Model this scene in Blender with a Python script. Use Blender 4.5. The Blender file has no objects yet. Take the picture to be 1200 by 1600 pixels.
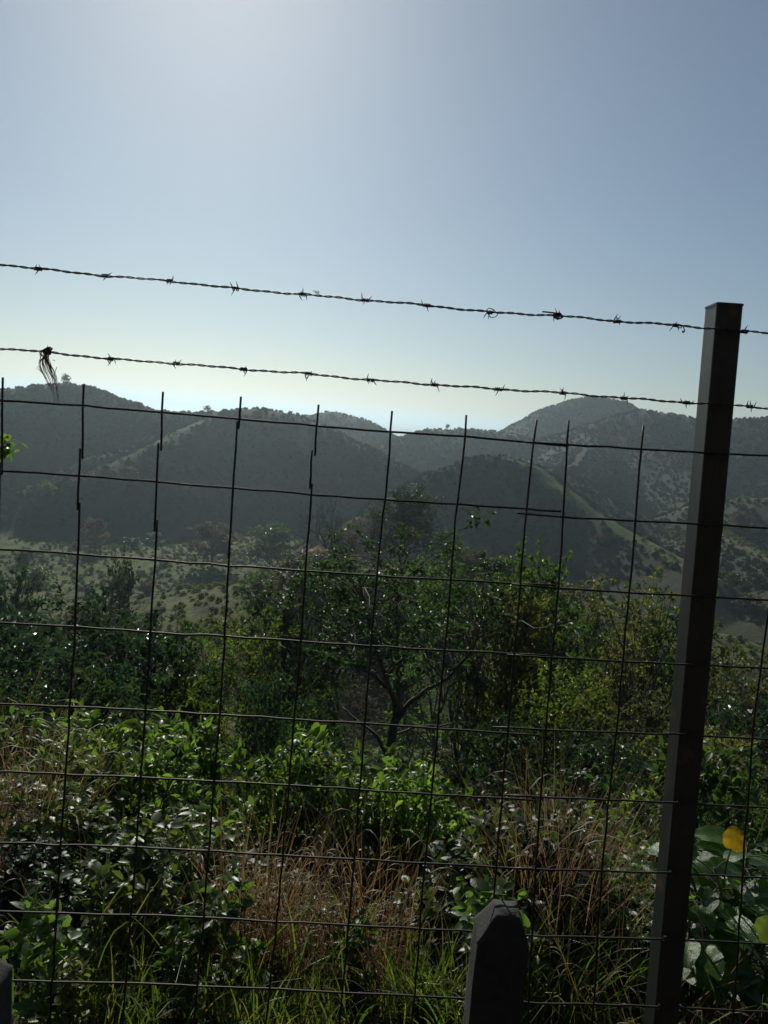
import bpy, math, random
import numpy as np
from mathutils import Vector, Matrix

scene = bpy.context.scene
rad = math.radians

# ------------------------------------------------------------------ camera
FPX, PITCH, ROLL = 1155.0, rad(7.14), rad(4.5)
CAM = np.array([0.0, 0.0, 1.6])
Fw = np.array([0, math.cos(PITCH), -math.sin(PITCH)])
Uo = np.array([0, math.sin(PITCH), math.cos(PITCH)])
Xo = np.array([1.0, 0, 0])
Rt = math.cos(ROLL) * Xo + math.sin(ROLL) * Uo
Up = -math.sin(ROLL) * Xo + math.cos(ROLL) * Uo

def ray(px, py):
    return Fw + Rt * (px - 600) / FPX - Up * (py - 800) / FPX

def at(px, py, d):                       # point seen at a photo position, d metres away along the ground
    r = ray(px, py)
    return CAM + r * d / math.hypot(r[0], r[1])

def proj(p):
    v = np.asarray(p, float) - CAM
    z = v @ Fw
    return 600 + FPX * (v @ Rt) / z, 800 - FPX * (v @ Up) / z

cd = bpy.data.cameras.new('camera')
cam = bpy.data.objects.new('camera', cd)
scene.collection.objects.link(cam)
cam.matrix_world = Matrix(((Rt[0], Up[0], -Fw[0], CAM[0]), (Rt[1], Up[1], -Fw[1], CAM[1]),
                           (Rt[2], Up[2], -Fw[2], CAM[2]), (0, 0, 0, 1)))
cd.sensor_fit = 'VERTICAL'; cd.sensor_height = 36; cd.sensor_width = 27
cd.lens = FPX / 1600 * 36
cd.clip_start = 0.05; cd.clip_end = 90000
scene.camera = cam

# ------------------------------------------------------------------ sky, sun, exposure
sd = ray(350, -190); sd = sd / np.linalg.norm(sd)
SUN_EL = math.asin(sd[2]); SUN_AZ = math.atan2(sd[0], sd[1])
world = bpy.data.worlds.new('World'); scene.world = world
world.use_nodes = True
wn = world.node_tree
sky = wn.nodes.new('ShaderNodeTexSky')
sky.sky_type = 'NISHITA'; sky.sun_disc = False
sky.sun_elevation = SUN_EL; sky.sun_rotation = SUN_AZ
sky.altitude = 100; sky.air_density = 1.0; sky.dust_density = 0.5; sky.ozone_density = 2.0
tint = wn.nodes.new('ShaderNodeMix'); tint.data_type = 'RGBA'; tint.blend_type = 'MULTIPLY'; tint.inputs[0].default_value = 1
tint.inputs[7].default_value = (.92, .985, 1.0, 1)          # the cool white balance of the picture
hsv = wn.nodes.new('ShaderNodeHueSaturation'); hsv.inputs['Saturation'].default_value = .84
wn.links.new(sky.outputs[0], hsv.inputs['Color']); wn.links.new(hsv.outputs[0], tint.inputs[6])
wn.links.new(tint.outputs[2], wn.nodes['Background'].inputs[0])
wn.nodes['Background'].inputs[1].default_value = 0.068
ld = bpy.data.lights.new('sun', 'SUN')
ld.energy = 5.0; ld.angle = rad(0.6); ld.color = (1.0, 0.97, 0.84)
sun = bpy.data.objects.new('sun', ld); scene.collection.objects.link(sun)
sun.rotation_euler = Vector(sd).to_track_quat('Z', 'Y').to_euler()
scene.view_settings.view_transform = 'Standard'
scene.view_settings.look = 'None'
scene.view_settings.exposure = -0.29
scene.view_settings.gamma = 1
cy = scene.cycles
cy.max_bounces = 7; cy.diffuse_bounces = 3; cy.glossy_bounces = 2; cy.transmission_bounces = 4
cy.volume_bounces = 0; cy.transparent_max_bounces = 4
cy.sample_clamp_indirect = 6
cy.caustics_reflective = False; cy.caustics_refractive = False
cy.use_denoising = True

# ------------------------------------------------------------------ helpers
ROOT = scene.collection
rng = np.random.default_rng(7)
random.seed(7)

def tag(o, label=None, cat=None, group=None, kind=None):
    if label: o['label'] = label
    if cat: o['category'] = cat
    if group: o['group'] = group
    if kind: o['kind'] = kind
    return o

def mesh_obj(name, me, mat=None, parent=None, link=True):
    o = bpy.data.objects.new(name, me)
    if link: ROOT.objects.link(o)
    if mat and not me.materials: me.materials.append(mat)
    if parent: o.parent = parent
    return o

def empty(name, loc=(0, 0, 0), rz=0):
    o = bpy.data.objects.new(name, None)
    o.empty_display_size = 0.2
    ROOT.objects.link(o); o.location = loc; o.rotation_euler = (0, 0, rz)
    return o

class MB:                                # collects vertices and faces
    def __init__(s): s.v = []; s.f = []; s.n = 0
    def add(s, v, f):
        s.v.append(np.asarray(v, float).reshape(-1, 3)); s.f += [tuple(i + s.n for i in q) for q in f]; s.n += len(s.v[-1])
    def tube(s, pts, radii, sides=5, cap=True):
        pts = np.asarray(pts, float); n = len(pts)
        if np.isscalar(radii): radii = [radii] * n
        t = np.gradient(pts, axis=0); t /= (np.linalg.norm(t, axis=1, keepdims=True) + 1e-9)
        a = np.array([0.13, 0.31, 0.94]) if abs(t[0][2]) < 0.9 else np.array([1.0, 0.1, 0.0])
        vs = []
        for i in range(n):
            b = np.cross(t[i], a); b /= np.linalg.norm(b) + 1e-9
            c = np.cross(b, t[i]); a = c
            for k in range(sides):
                w = 2 * math.pi * k / sides
                vs.append(pts[i] + radii[i] * (math.cos(w) * b + math.sin(w) * c))
        fs = []
        for i in range(n - 1):
            for k in range(sides):
                k2 = (k + 1) % sides
                fs.append((i * sides + k, i * sides + k2, (i + 1) * sides + k2, (i + 1) * sides + k))
        if cap:
            fs.append(tuple(range(sides))[::-1]); fs.append(tuple((n - 1) * sides + k for k in range(sides)))
        s.add(vs, fs)
    def mesh(s, name, smooth=True):
        me = bpy.data.meshes.new(name)
        me.from_pydata(np.concatenate(s.v).tolist(), [], s.f)
        if smooth: me.shade_smooth()
        me.update(); return me

def np_mesh(name, verts, quads, smooth=False):
    me = bpy.data.meshes.new(name)
    verts = np.asarray(verts, np.float32).reshape(-1, 3); quads = np.asarray(quads, np.int32)
    k = quads.shape[1]; nf = len(quads)
    me.vertices.add(len(verts)); me.vertices.foreach_set('co', verts.ravel())
    me.loops.add(nf * k); me.loops.foreach_set('vertex_index', quads.ravel())
    me.polygons.add(nf)
    me.polygons.foreach_set('loop_start', np.arange(0, nf * k, k, dtype=np.int32))
    me.polygons.foreach_set('use_smooth', np.full(nf, smooth))
    me.update(calc_edges=True); return me

_P = np.random.default_rng(3).random((256, 256))
def vnoise(x, y):
    x = np.asarray(x, float); y = np.asarray(y, float)
    xi = np.floor(x).astype(int); yi = np.floor(y).astype(int); fx = x - xi; fy = y - yi
    fx = fx * fx * (3 - 2 * fx); fy = fy * fy * (3 - 2 * fy)
    g = lambda a, b: _P[a % 256, b % 256]
    return (g(xi, yi) * (1 - fx) * (1 - fy) + g(xi + 1, yi) * fx * (1 - fy) + g(xi, yi + 1) * (1 - fx) * fy + g(xi + 1, yi + 1) * fx * fy) * 2 - 1
def fbm(x, y, o=4):
    s = 0; a = 1
    for i in range(o):
        s = s + a * vnoise(x * 2 ** i + 17.3 * i, y * 2 ** i + 9.1 * i); a *= 0.5
    return s / 1.9

# ------------------------------------------------------------------ materials
def mat_new(name):
    m = bpy.data.materials.new(name); m.use_nodes = True
    nt = m.node_tree; b = nt.nodes['Principled BSDF']
    return m, nt, b

def noise_node(nt, scale, detail=4, vec=None, rough=0.6):
    n = nt.nodes.new('ShaderNodeTexNoise'); n.inputs['Scale'].default_value = scale
    n.inputs['Detail'].default_value = detail; n.inputs['Roughness'].default_value = rough
    if vec is not None: nt.links.new(vec, n.inputs['Vector'])
    return n

def ramp(nt, fac, stops):
    r = nt.nodes.new('ShaderNodeValToRGB')
    e = r.color_ramp.elements
    while len(e) > 1: e.remove(e[-1])
    e[0].position = stops[0][0]; e[0].color = (*stops[0][1], 1)
    for p, c in stops[1:]:
        q = e.new(p); q.color = (*c, 1)
    nt.links.new(fac, r.inputs['Fac']); return r

def leaf_mat(name, cols, trans, rough=0.38, tfac=0.4, spec=0.5, bump=0):
    """cols: colour stops by leaf; trans: brightening of the light that comes through"""
    m, nt, b = mat_new(name)
    geo = nt.nodes.new('ShaderNodeNewGeometry')
    oi = nt.nodes.new('ShaderNodeObjectInfo')
    r = ramp(nt, geo.outputs['Random Per Island'], [(i / max(1, len(cols) - 1), c) for i, c in enumerate(cols)])
    hs = nt.nodes.new('ShaderNodeHueSaturation')
    mr = nt.nodes.new('ShaderNodeMapRange'); mr.inputs['To Min'].default_value = 0.7; mr.inputs['To Max'].default_value = 1.3
    nt.links.new(oi.outputs['Random'], mr.inputs['Value'])
    nt.links.new(mr.outputs[0], hs.inputs['Value']); nt.links.new(r.outputs[0], hs.inputs['Color'])
    nt.links.new(hs.outputs[0], b.inputs['Base Color'])
    b.inputs['Roughness'].default_value = rough
    b.inputs['Specular IOR Level'].default_value = spec
    tr = nt.nodes.new('ShaderNodeBsdfTranslucent')
    mx = nt.nodes.new('ShaderNodeMix'); mx.data_type = 'RGBA'; mx.blend_type = 'MULTIPLY'; mx.inputs[0].default_value = 1
    nt.links.new(hs.outputs[0], mx.inputs[6]); mx.inputs[7].default_value = (*trans, 1)
    nt.links.new(mx.outputs[2], tr.inputs['Color'])
    ms = nt.nodes.new('ShaderNodeMixShader'); ms.inputs[0].default_value = tfac
    nt.links.new(b.outputs[0], ms.inputs[1]); nt.links.new(tr.outputs[0], ms.inputs[2])
    nt.links.new(ms.outputs[0], nt.nodes['Material Output'].inputs[0])
    if bump:
        tc = nt.nodes.new('ShaderNodeTexCoord')
        n = noise_node(nt, bump, 3, tc.outputs['Object'])
        n4 = noise_node(nt, bump * .12, 6, tc.outputs['Object'], .75)
        r4 = ramp(nt, n4.outputs[0], [(.34, (.45, .5, .3)), (.5, (.95, 1, .9)), (.68, (1.25, 1.1, .8))])
        m4 = nt.nodes.new('ShaderNodeMix'); m4.data_type = 'RGBA'; m4.blend_type = 'MULTIPLY'; m4.inputs[0].default_value = 1
        nt.links.new(r.outputs[0], m4.inputs[6]); nt.links.new(r4.outputs[0], m4.inputs[7]); nt.links.new(m4.outputs[2], hs.inputs['Color'])
        bm = nt.nodes.new('ShaderNodeBump'); bm.inputs['Strength'].default_value = 0.5; bm.inputs['Distance'].default_value = 0.002
        nt.links.new(n.outputs[0], bm.inputs['Height']); nt.links.new(bm.outputs[0], b.inputs['Normal'])
    return m

M = {}
M['leaf_dark'] = leaf_mat('leaf_dark', [(.014, .032, .014), (.026, .05, .019), (.042, .075, .026)], (2.0, 2.2, 1.0), .48, .36, .4)
M['leaf_mid'] = leaf_mat('leaf_mid', [(.025, .055, .018), (.042, .085, .024), (.062, .10, .03)], (2.2, 2.3, .9), .46, .45, .4)
M['leaf_bright'] = leaf_mat('leaf_bright', [(.04, .075, .02), (.065, .11, .026), (.10, .125, .035)], (2.2, 2.1, .9), .42, .48)
M['leaf_yellow'] = leaf_mat('leaf_yellow', [(.06, .09, .03), (.09, .11, .035), (.12, .10, .035), (.055, .085, .03), (.08, .10, .03)], (2.0, 1.9, .9), .45, .48)
M['leaf_olive'] = leaf_mat('leaf_olive', [(.055, .07, .035), (.08, .09, .045), (.10, .095, .05)], (1.8, 1.8, 1.0), .55, .35, .3)
M['leaf_brown'] = leaf_mat('leaf_brown', [(.09, .075, .055), (.12, .095, .065), (.08, .075, .05)], (1.6, 1.5, 1.1), .7, .3, .2)
M['hill_green'] = leaf_mat('hill_green', [(.028, .042, .026), (.04, .055, .034), (.05, .058, .04)], (1.5, 1.6, 1.0), .8, .15, .1)
M['hill_brown'] = leaf_mat('hill_brown', [(.05, .048, .038), (.06, .055, .042), (.045, .048, .038)], (1.4, 1.4, 1.1), .8, .15, .1)
M['leaf_gloss'] = leaf_mat('leaf_gloss', [(.036, .068, .021), (.058, .105, .03), (.085, .13, .035)], (2.5, 2.5, .9), .38, .55, .42)
M['leaf_glint'] = leaf_mat('leaf_glint', [(.016, .036, .02), (.026, .052, .028), (.04, .07, .034)], (1.9, 2.2, 1.1), .31, .34, 1.0)
M['leaf_big'] = leaf_mat('leaf_big', [(.03, .07, .015), (.05, .10, .02), (.075, .12, .022)], (2.6, 3.0, .8), .22, .48, .5, bump=45)
M['leaf_gold'] = leaf_mat('leaf_gold', [(.26, .17, .02), (.30, .20, .02)], (1.2, 1.1, .6), .45, .5, .4, bump=60)
M['grass_dry'] = leaf_mat('grass_dry', [(.15, .105, .055), (.23, .165, .085), (.10, .075, .045), (.30, .23, .14), (.13, .12, .05)], (1.5, 1.2, .9), .55, .4, .4)
M['grass_green'] = leaf_mat('grass_green', [(.045, .085, .024), (.07, .12, .028), (.11, .14, .045), (.15, .13, .06)], (2.2, 2.3, .9), .38, .45, .5)
M['straw'] = leaf_mat('straw', [(.42, .32, .24), (.30, .22, .16), (.50, .42, .32)], (1.5, 1.4, 1.3), .6, .5, .3)

def bark(name, c1, c2):
    m, nt, b = mat_new(name)
    tc = nt.nodes.new('ShaderNodeTexCoord')
    n = noise_node(nt, 14, 6, tc.outputs['Object'])
    r = ramp(nt, n.outputs[0], [(.3, c1), (.7, c2)])
    nt.links.new(r.outputs[0], b.inputs['Base Color']); b.inputs['Roughness'].default_value = .85
    return m
M['bark'] = bark('bark', (.05, .04, .03), (.12, .10, .08))
M['bark_pale'] = bark('bark_pale', (.13, .11, .09), (.26, .22, .18))

# ground: soil, straw-coloured grass and green patches
m, nt, b = mat_new('valley_ground'); M['ground'] = m
tc = nt.nodes.new('ShaderNodeTexCoord')
n1 = noise_node(nt, .035, 7, tc.outputs['Object']); n2 = noise_node(nt, .35, 6, tc.outputs['Object'], .7); n3 = noise_node(nt, 2.5, 5, tc.outputs['Object'], .7)
r1 = ramp(nt, n1.outputs[0], [(.36, (.055, .09, .03)), (.5, (.105, .125, .045)), (.60, (.08, .08, .042)), (.68, (.16, .145, .07))])
r2 = ramp(nt, n2.outputs[0], [(.36, (.25, .25, .22)), (.52, (.85, .85, .8)), (.7, (1.25, 1.2, 1.0))])
r3 = ramp(nt, n3.outputs[0], [(.3, (.6, .6, .58)), (.7, (1.3, 1.3, 1.25))])
mx = nt.nodes.new('ShaderNodeMix'); mx.data_type = 'RGBA'; mx.blend_type = 'MULTIPLY'; mx.inputs[0].default_value = 1
nt.links.new(r1.outputs[0], mx.inputs[6]); nt.links.new(r2.outputs[0], mx.inputs[7])
mx2 = nt.nodes.new('ShaderNodeMix'); mx2.data_type = 'RGBA'; mx2.blend_type = 'MULTIPLY'; mx2.inputs[0].default_value = 1
nt.links.new(mx.outputs[2], mx2.inputs[6]); nt.links.new(r3.outputs[0], mx2.inputs[7])
am = nt.nodes.new('ShaderNodeAttribute'); am.attribute_name = 'scrub'
hmx = nt.nodes.new('ShaderNodeMix'); hmx.data_type = 'RGBA'; nt.links.new(am.outputs['Fac'], hmx.inputs[0]); nt.links.new(mx2.outputs[2], hmx.inputs[6])
n5 = noise_node(nt, .06, 6, tc.outputs['Object'], .7); r5 = ramp(nt, n5.outputs[0], [(.38, (.03, .036, .024)), (.55, (.045, .046, .03)), (.7, (.075, .065, .042))])
nt.links.new(r5.outputs[0], hmx.inputs[7])
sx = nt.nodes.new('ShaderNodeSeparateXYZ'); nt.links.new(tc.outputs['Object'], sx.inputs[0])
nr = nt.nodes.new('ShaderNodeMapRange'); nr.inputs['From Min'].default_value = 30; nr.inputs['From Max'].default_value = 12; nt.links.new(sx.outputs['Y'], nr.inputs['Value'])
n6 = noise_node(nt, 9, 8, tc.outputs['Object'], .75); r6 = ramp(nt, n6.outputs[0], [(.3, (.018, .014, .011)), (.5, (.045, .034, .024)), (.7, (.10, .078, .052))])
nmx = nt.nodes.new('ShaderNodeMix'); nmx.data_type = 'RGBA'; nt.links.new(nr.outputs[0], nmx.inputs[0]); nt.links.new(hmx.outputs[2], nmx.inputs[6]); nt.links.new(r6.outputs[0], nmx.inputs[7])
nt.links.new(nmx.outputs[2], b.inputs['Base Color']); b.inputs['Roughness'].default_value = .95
b.inputs['Specular IOR Level'].default_value = .1
bm = nt.nodes.new('ShaderNodeBump'); bm.inputs['Strength'].default_value = .8; bm.inputs['Distance'].default_value = .5
nt.links.new(n2.outputs[0], bm.inputs['Height']); nt.links.new(bm.outputs[0], b.inputs['Normal'])

m, nt, b = mat_new('sea_water'); M['sea'] = m
b.inputs['Base Color'].default_value = (.03, .06, .08, 1); b.inputs['Roughness'].default_value = .25
tc = nt.nodes.new('ShaderNodeTexCoord'); n = noise_node(nt, .02, 6, tc.outputs['Object'])
bm = nt.nodes.new('ShaderNodeBump'); bm.inputs['Strength'].default_value = .6; bm.inputs['Distance'].default_value = 3
nt.links.new(n.outputs[0], bm.inputs['Height']); nt.links.new(bm.outputs[0], b.inputs['Normal'])

m, nt, b = mat_new('rusted_wire'); M['wire'] = m
tc = nt.nodes.new('ShaderNodeTexCoord'); n = noise_node(nt, 40, 5, tc.outputs['Object'])
r = ramp(nt, n.outputs[0], [(.3, (.02, .018, .017)), (.6, (.035, .026, .022)), (.8, (.06, .045, .038))])
nt.links.new(r.outputs[0], b.inputs['Base Color']); b.inputs['Metallic'].default_value = .35; b.inputs['Roughness'].default_value = .55
bm = nt.nodes.new('ShaderNodeBump'); bm.inputs['Strength'].default_value = .3; bm.inputs['Distance'].default_value = .001
nt.links.new(n.outputs[0], bm.inputs['Height']); nt.links.new(bm.outputs[0], b.inputs['Normal'])

m, nt, b = mat_new('painted_steel'); M['steel'] = m
tc = nt.nodes.new('ShaderNodeTexCoord')
mp = nt.nodes.new('ShaderNodeMapping'); mp.inputs['Scale'].default_value = (1, 1, .12)
nt.links.new(tc.outputs['Object'], mp.inputs['Vector'])
n = noise_node(nt, 45, 6, mp.outputs[0], .7)
r = ramp(nt, n.outputs[0], [(.3, (.02, .023, .022)), (.62, (.032, .036, .034)), (.78, (.08, .075, .066))])
nt.links.new(r.outputs[0], b.inputs['Base Color']); b.inputs['Metallic'].default_value = .1; b.inputs['Roughness'].default_value = .5
ns = noise_node(nt, 9, 8, tc.outputs['Object'], .75)
rm = ramp(nt, ns.outputs[0], [(.56, (0, 0, 0)), (.64, (1, 1, 1))]); mr_ = nt.nodes.new('ShaderNodeMix'); mr_.data_type = 'RGBA'
nt.links.new(rm.outputs[0], mr_.inputs[0]); nt.links.new(r.outputs[0], mr_.inputs[6]); mr_.inputs[7].default_value = (.085, .05, .035, 1)
nt.links.new(mr_.outputs[2], b.inputs['Base Color'])
bq = nt.nodes.new('ShaderNodeBump'); bq.inputs['Strength'].default_value = .5; bq.inputs['Distance'].default_value = .002
nt.links.new(ns.outputs[0], bq.inputs['Height']); nt.links.new(bq.outputs[0], b.inputs['Normal'])
rr = nt.nodes.new('ShaderNodeMapRange'); b.inputs['Specular IOR Level'].default_value = .5; rr.inputs['To Min'].default_value = .36; rr.inputs['To Max'].default_value = .5
nt.links.new(n.outputs[0], rr.inputs['Value']); nt.links.new(rr.outputs[0], b.inputs['Roughness'])

m, nt, b = mat_new('weathered_concrete'); M['concrete'] = m
tc = nt.nodes.new('ShaderNodeTexCoord'); n = noise_node(nt, 16, 10, tc.outputs['Object'], .8); n2 = noise_node(nt, 160, 4, tc.outputs['Object'], .7)
r = ramp(nt, n.outputs[0], [(.35, (.02, .019, .018)), (.6, (.045, .042, .038)), (.72, (.085, .08, .07))])
nt.links.new(r.outputs[0], b.inputs['Base Color']); b.inputs['Roughness'].default_value = .92
bm = nt.nodes.new('ShaderNodeBump'); bm.inputs['Strength'].default_value = .8; bm.inputs['Distance'].default_value = .003
nt.links.new(n2.outputs[0], bm.inputs['Height']); nt.links.new(bm.outputs[0], b.inputs['Normal'])

# ------------------------------------------------------------------ terrain
FLOOR = -42.0
RIDGES = [
 (.34, 7, [(455, 925, 92), (500, 905, 95), (600, 896, 97), (720, 897, 96), (800, 908, 94), (850, 930, 92)]),   # (slope, round, [(photo x, photo y, distance)])
 (.74, 10, [(-260, 660, 340), (-120, 630, 350), (0, 610, 360), (60, 603, 365), (100, 599, 368), (140, 606, 365), (200, 628, 355), (240, 642, 350), (300, 646, 345),
            (350, 643, 342), (400, 639, 340), (450, 646, 335), (500, 664, 325), (560, 695, 315), (610, 722, 305), (650, 755, 290)]),
 (.74, 5, [(345, 646, 342), (290, 670, 315), (230, 700, 290), (170, 728, 275), (130, 745, 268)]),
 (.74, 5, [(205, 630, 355), (250, 668, 330), (240, 690, 312), (150, 716, 296), (60, 760, 280)]),
 (.55, 8, [(440, 668, 570), (480, 650, 565), (520, 643, 560), (560, 654, 550), (600, 676, 540), (650, 705, 520)]),
 (.50, 8, [(560, 730, 430), (600, 708, 450), (640, 684, 465), (680, 672, 470), (730, 670, 475), (780, 675, 480), (840, 684, 470)]),
 (.68, 8, [(760, 690, 640), (795, 672, 640), (830, 654, 640), (870, 634, 640), (900, 624, 640), (930, 620, 640), (970, 627, 635), (1005, 645, 620), (1060, 670, 600)]),
 (.66, 8, [(880, 700, 430), (930, 662, 455), (980, 646, 465), (1010, 641, 465), (1060, 649, 460), (1110, 658, 455), (1200, 653, 460), (1330, 630, 470), (1500, 620, 480)]),
 (.50, 6, [(1010, 643, 465), (1040, 700, 420), (1070, 740, 385), (1110, 775, 350)]),
 (.50, 6, [(930, 664, 455), (920, 700, 400), (900, 730, 350), (860, 735, 300)]),
 (.74, 4, [(560, 812, 215), (620, 775, 228), (680, 740, 238), (740, 718, 243), (780, 712, 245), (830, 726, 242), (880, 765, 232), (940, 808, 222), (1000, 840, 210), (1060, 872, 196), (1110, 900, 185)]),
 (.55, 6, [(1080, 800, 300), (1120, 784, 305), (1160, 778, 305), (1210, 778, 300), (1320, 800, 290), (1500, 820, 280)]),
 (.45, 5, [(1120, 825, 270), (1160, 850, 235), (1230, 890, 205), (1320, 930, 185)]),
]
RP = [(s, r0, np.array([at(*p) for p in pts])) for s, r0, pts in RIDGES]
BX = np.array([-60, -16, -5, -3.5, 1.7, 2.4, 4, 8, 14, 25, 50, 90, 135, 180, 260, 420, 600, 900, 1600, 60000.])
BZ = np.array([26, 13, .8, .1, 0, -.3, -1.45, -3.9, -7.0, -12, -22, -33, -40.5, -43, -42.5, -40, -42, -48, -75, -75.])  # rise behind the camera is an unseen bank, added to block sky light
def height(x, y, detail=True):
    x = np.asarray(x, float); y = np.asarray(y, float)
    yy = y + 0.004 * x * x / (1 + np.abs(x) * .05)
    h = np.interp(yy, BX, BZ)
    far = np.clip((y - 20) / 100, 0, 1)
    h = h + far * 2.2 * fbm(x / 60, y / 60, 3) + np.clip((y - 4) / 20, 0, 1) * .45 * fbm(x / 6, y / 6, 3) + np.clip((y - 1.8) / 2, 0, 1) * .05 * fbm(x / .7, y / .7, 3)
    best = np.full(h.shape, -1e9)
    nz = fbm(x / 38, y / 38, 4); nz2 = fbm(x / 12 + 50, y / 12, 3)
    for s, r0, P in RP:
        hb = np.full(h.shape, -1e9)
        for a, c in zip(P[:-1], P[1:]):
            ab = c[:2] - a[:2]; t = np.clip(((x - a[0]) * ab[0] + (y - a[1]) * ab[1]) / (ab @ ab), 0, 1)
            dx = x - a[0] - t * ab[0]; dy = y - a[1] - t * ab[1]; d = np.sqrt(dx * dx + dy * dy)
            zc = a[2] + t * (c[2] - a[2])
            hb = np.maximum(hb, zc - s * (np.sqrt(d * d + r0 * r0) - r0) + np.minimum(d, 60) * (.13 * nz + .04 * nz2) - np.clip(d - 60, 0, None) * -.12)
        best = np.maximum(best, hb)
    k = 3.0
    m_ = np.clip(.5 + .5 * (best - h) / k, 0, 1)
    if not detail: return m_
    return h * (1 - m_) + best * m_ + k * m_ * (1 - m_) * .6

def hz(x, y): return float(height(np.array([x]), np.array([y]))[0])

BARE = [(10, 2.6), (2, 1.8), (11, 4), (12, 3)]
def bare_strip(x, y):
    keep = np.ones(len(x), bool)
    for k, w in BARE:
        P = RP[k][2]
        if k == 10: P = P[4:]
        for a, c in zip(P[:-1], P[1:]):
            ab = c[:2] - a[:2]; t = np.clip(((x - a[0]) * ab[0] + (y - a[1]) * ab[1]) / (ab @ ab), 0, 1)
            keep &= np.hypot(x - a[0] - t * ab[0], y - a[1] - t * ab[1]) + 2.5 * fbm(x / 9, y / 9, 2) > w
    return keep
az = np.concatenate([np.arange(-180, -45, 5), np.arange(-45, 45, .32), np.arange(45, 180, 5)])
rr_ = [0.0, .4]
while rr_[-1] < 760: rr_.append(rr_[-1] * 1.0115 + .02)
while rr_[-1] < 45000: rr_.append(rr_[-1] * 1.12)
rr_ = np.array(rr_[1:])
A_, R_ = np.meshgrid(np.radians(az), rr_)
X_ = R_ * np.sin(A_); Y_ = R_ * np.cos(A_); Z_ = height(X_, Y_)
nr, na = X_.shape
vs = np.stack([X_, Y_, Z_], -1).reshape(-1, 3)
vs = np.concatenate([vs, [[0, 0, hz(0, 0)]]])
i, j = np.meshgrid(np.arange(nr - 1), np.arange(na), indexing='ij'); j2 = (j + 1) % na
q = np.stack([i * na + j, i * na + j2, (i + 1) * na + j2, (i + 1) * na + j], -1).reshape(-1, 4)[:, ::-1]
me = np_mesh('ground', vs, q, True)
hm = np.append(height(X_, Y_, False).ravel() * (bare_strip(X_.ravel(), Y_.ravel()) * .85 + .15), 0.0)
hm *= np.clip((np.append(Y_.ravel(), 0) - 120) / 40, 0, 1)
at_ = me.attributes.new('scrub', 'FLOAT', 'POINT'); at_.data.foreach_set('value', hm.astype(np.float32))
g = mesh_obj('ground', me, M['ground']); tag(g, kind='structure', label='dry grassy slope, valley floor and hills')
b_ = MB(); b_.add([(-44000, 900, -55), (44000, 900, -55), (44000, 44000, -55), (-44000, 44000, -55)], [(0, 1, 2, 3)])
tag(mesh_obj('sea', b_.mesh('sea', False), M['sea']), kind='structure', label='pale strip of sea beyond the hills')

# ------------------------------------------------------------------ plants
def unit(v): return v / (np.linalg.norm(v, axis=-1, keepdims=True) + 1e-9)

def leaves_mesh(name, P, D, L, W, up=.8, fold=.25, r=None, detail=False):
    """P base points, D directions, L lengths, W widths"""
    r = r or rng; n = len(P)
    D = unit(D)
    N = unit(np.array([0, 0, up]) + r.normal(0, .36, (n, 3)))
    S = unit(np.cross(D, N)); N = np.cross(S, D)
    L = L[:, None]; W = W[:, None]
    if not detail:
        v = np.stack([P, P + D * L * .45 + S * W * .5 + N * W * fold, P + D * L - N * L * .12, P + D * L * .45 - S * W * .5 + N * W * fold], 1)
        q = np.arange(n * 4).reshape(n, 4)
        # two triangles folded on the midrib
        t = np.concatenate([q[:, [0, 1, 2]], q[:, [0, 2, 3]]])
        return np_mesh(name, v, t)
    st = [(0, .08), (.22, .82), (.5, 1.0), (.78, .66), (1.0, .03)]
    rows = []
    for t, w in st:
        c = P + D * L * t - N * L * (.18 * t * t)
        rows += [c + S * W * .5 * w + N * W * fold * w * .5, c, c - S * W * .5 * w + N * W * fold * w * .5]
    v = np.stack(rows, 1); q = []
    base = np.arange(n)[:, None] * 15
    for k in range(4):
        a = 3 * k
        q.append(base + np.array([[a, a + 1, a + 4, a + 3]])); q.append(base + np.array([[a + 1, a + 2, a + 5, a + 4]]))
    return np_mesh(name, v, np.concatenate(q), True)

def bent(a, c, n, wob, r, lift=0.0):
    a = np.asarray(a, float); c = np.asarray(c, float); t = np.linspace(0, 1, n)[:, None]
    L = np.linalg.norm(c - a)
    p = a + (c - a) * t + np.array([0, 0, 1]) * lift * L * np.sin(math.pi * t)
    w = r.normal(0, wob * L, (n, 3)); w[0] = 0; w[-1] = 0
    return p + w

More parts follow.
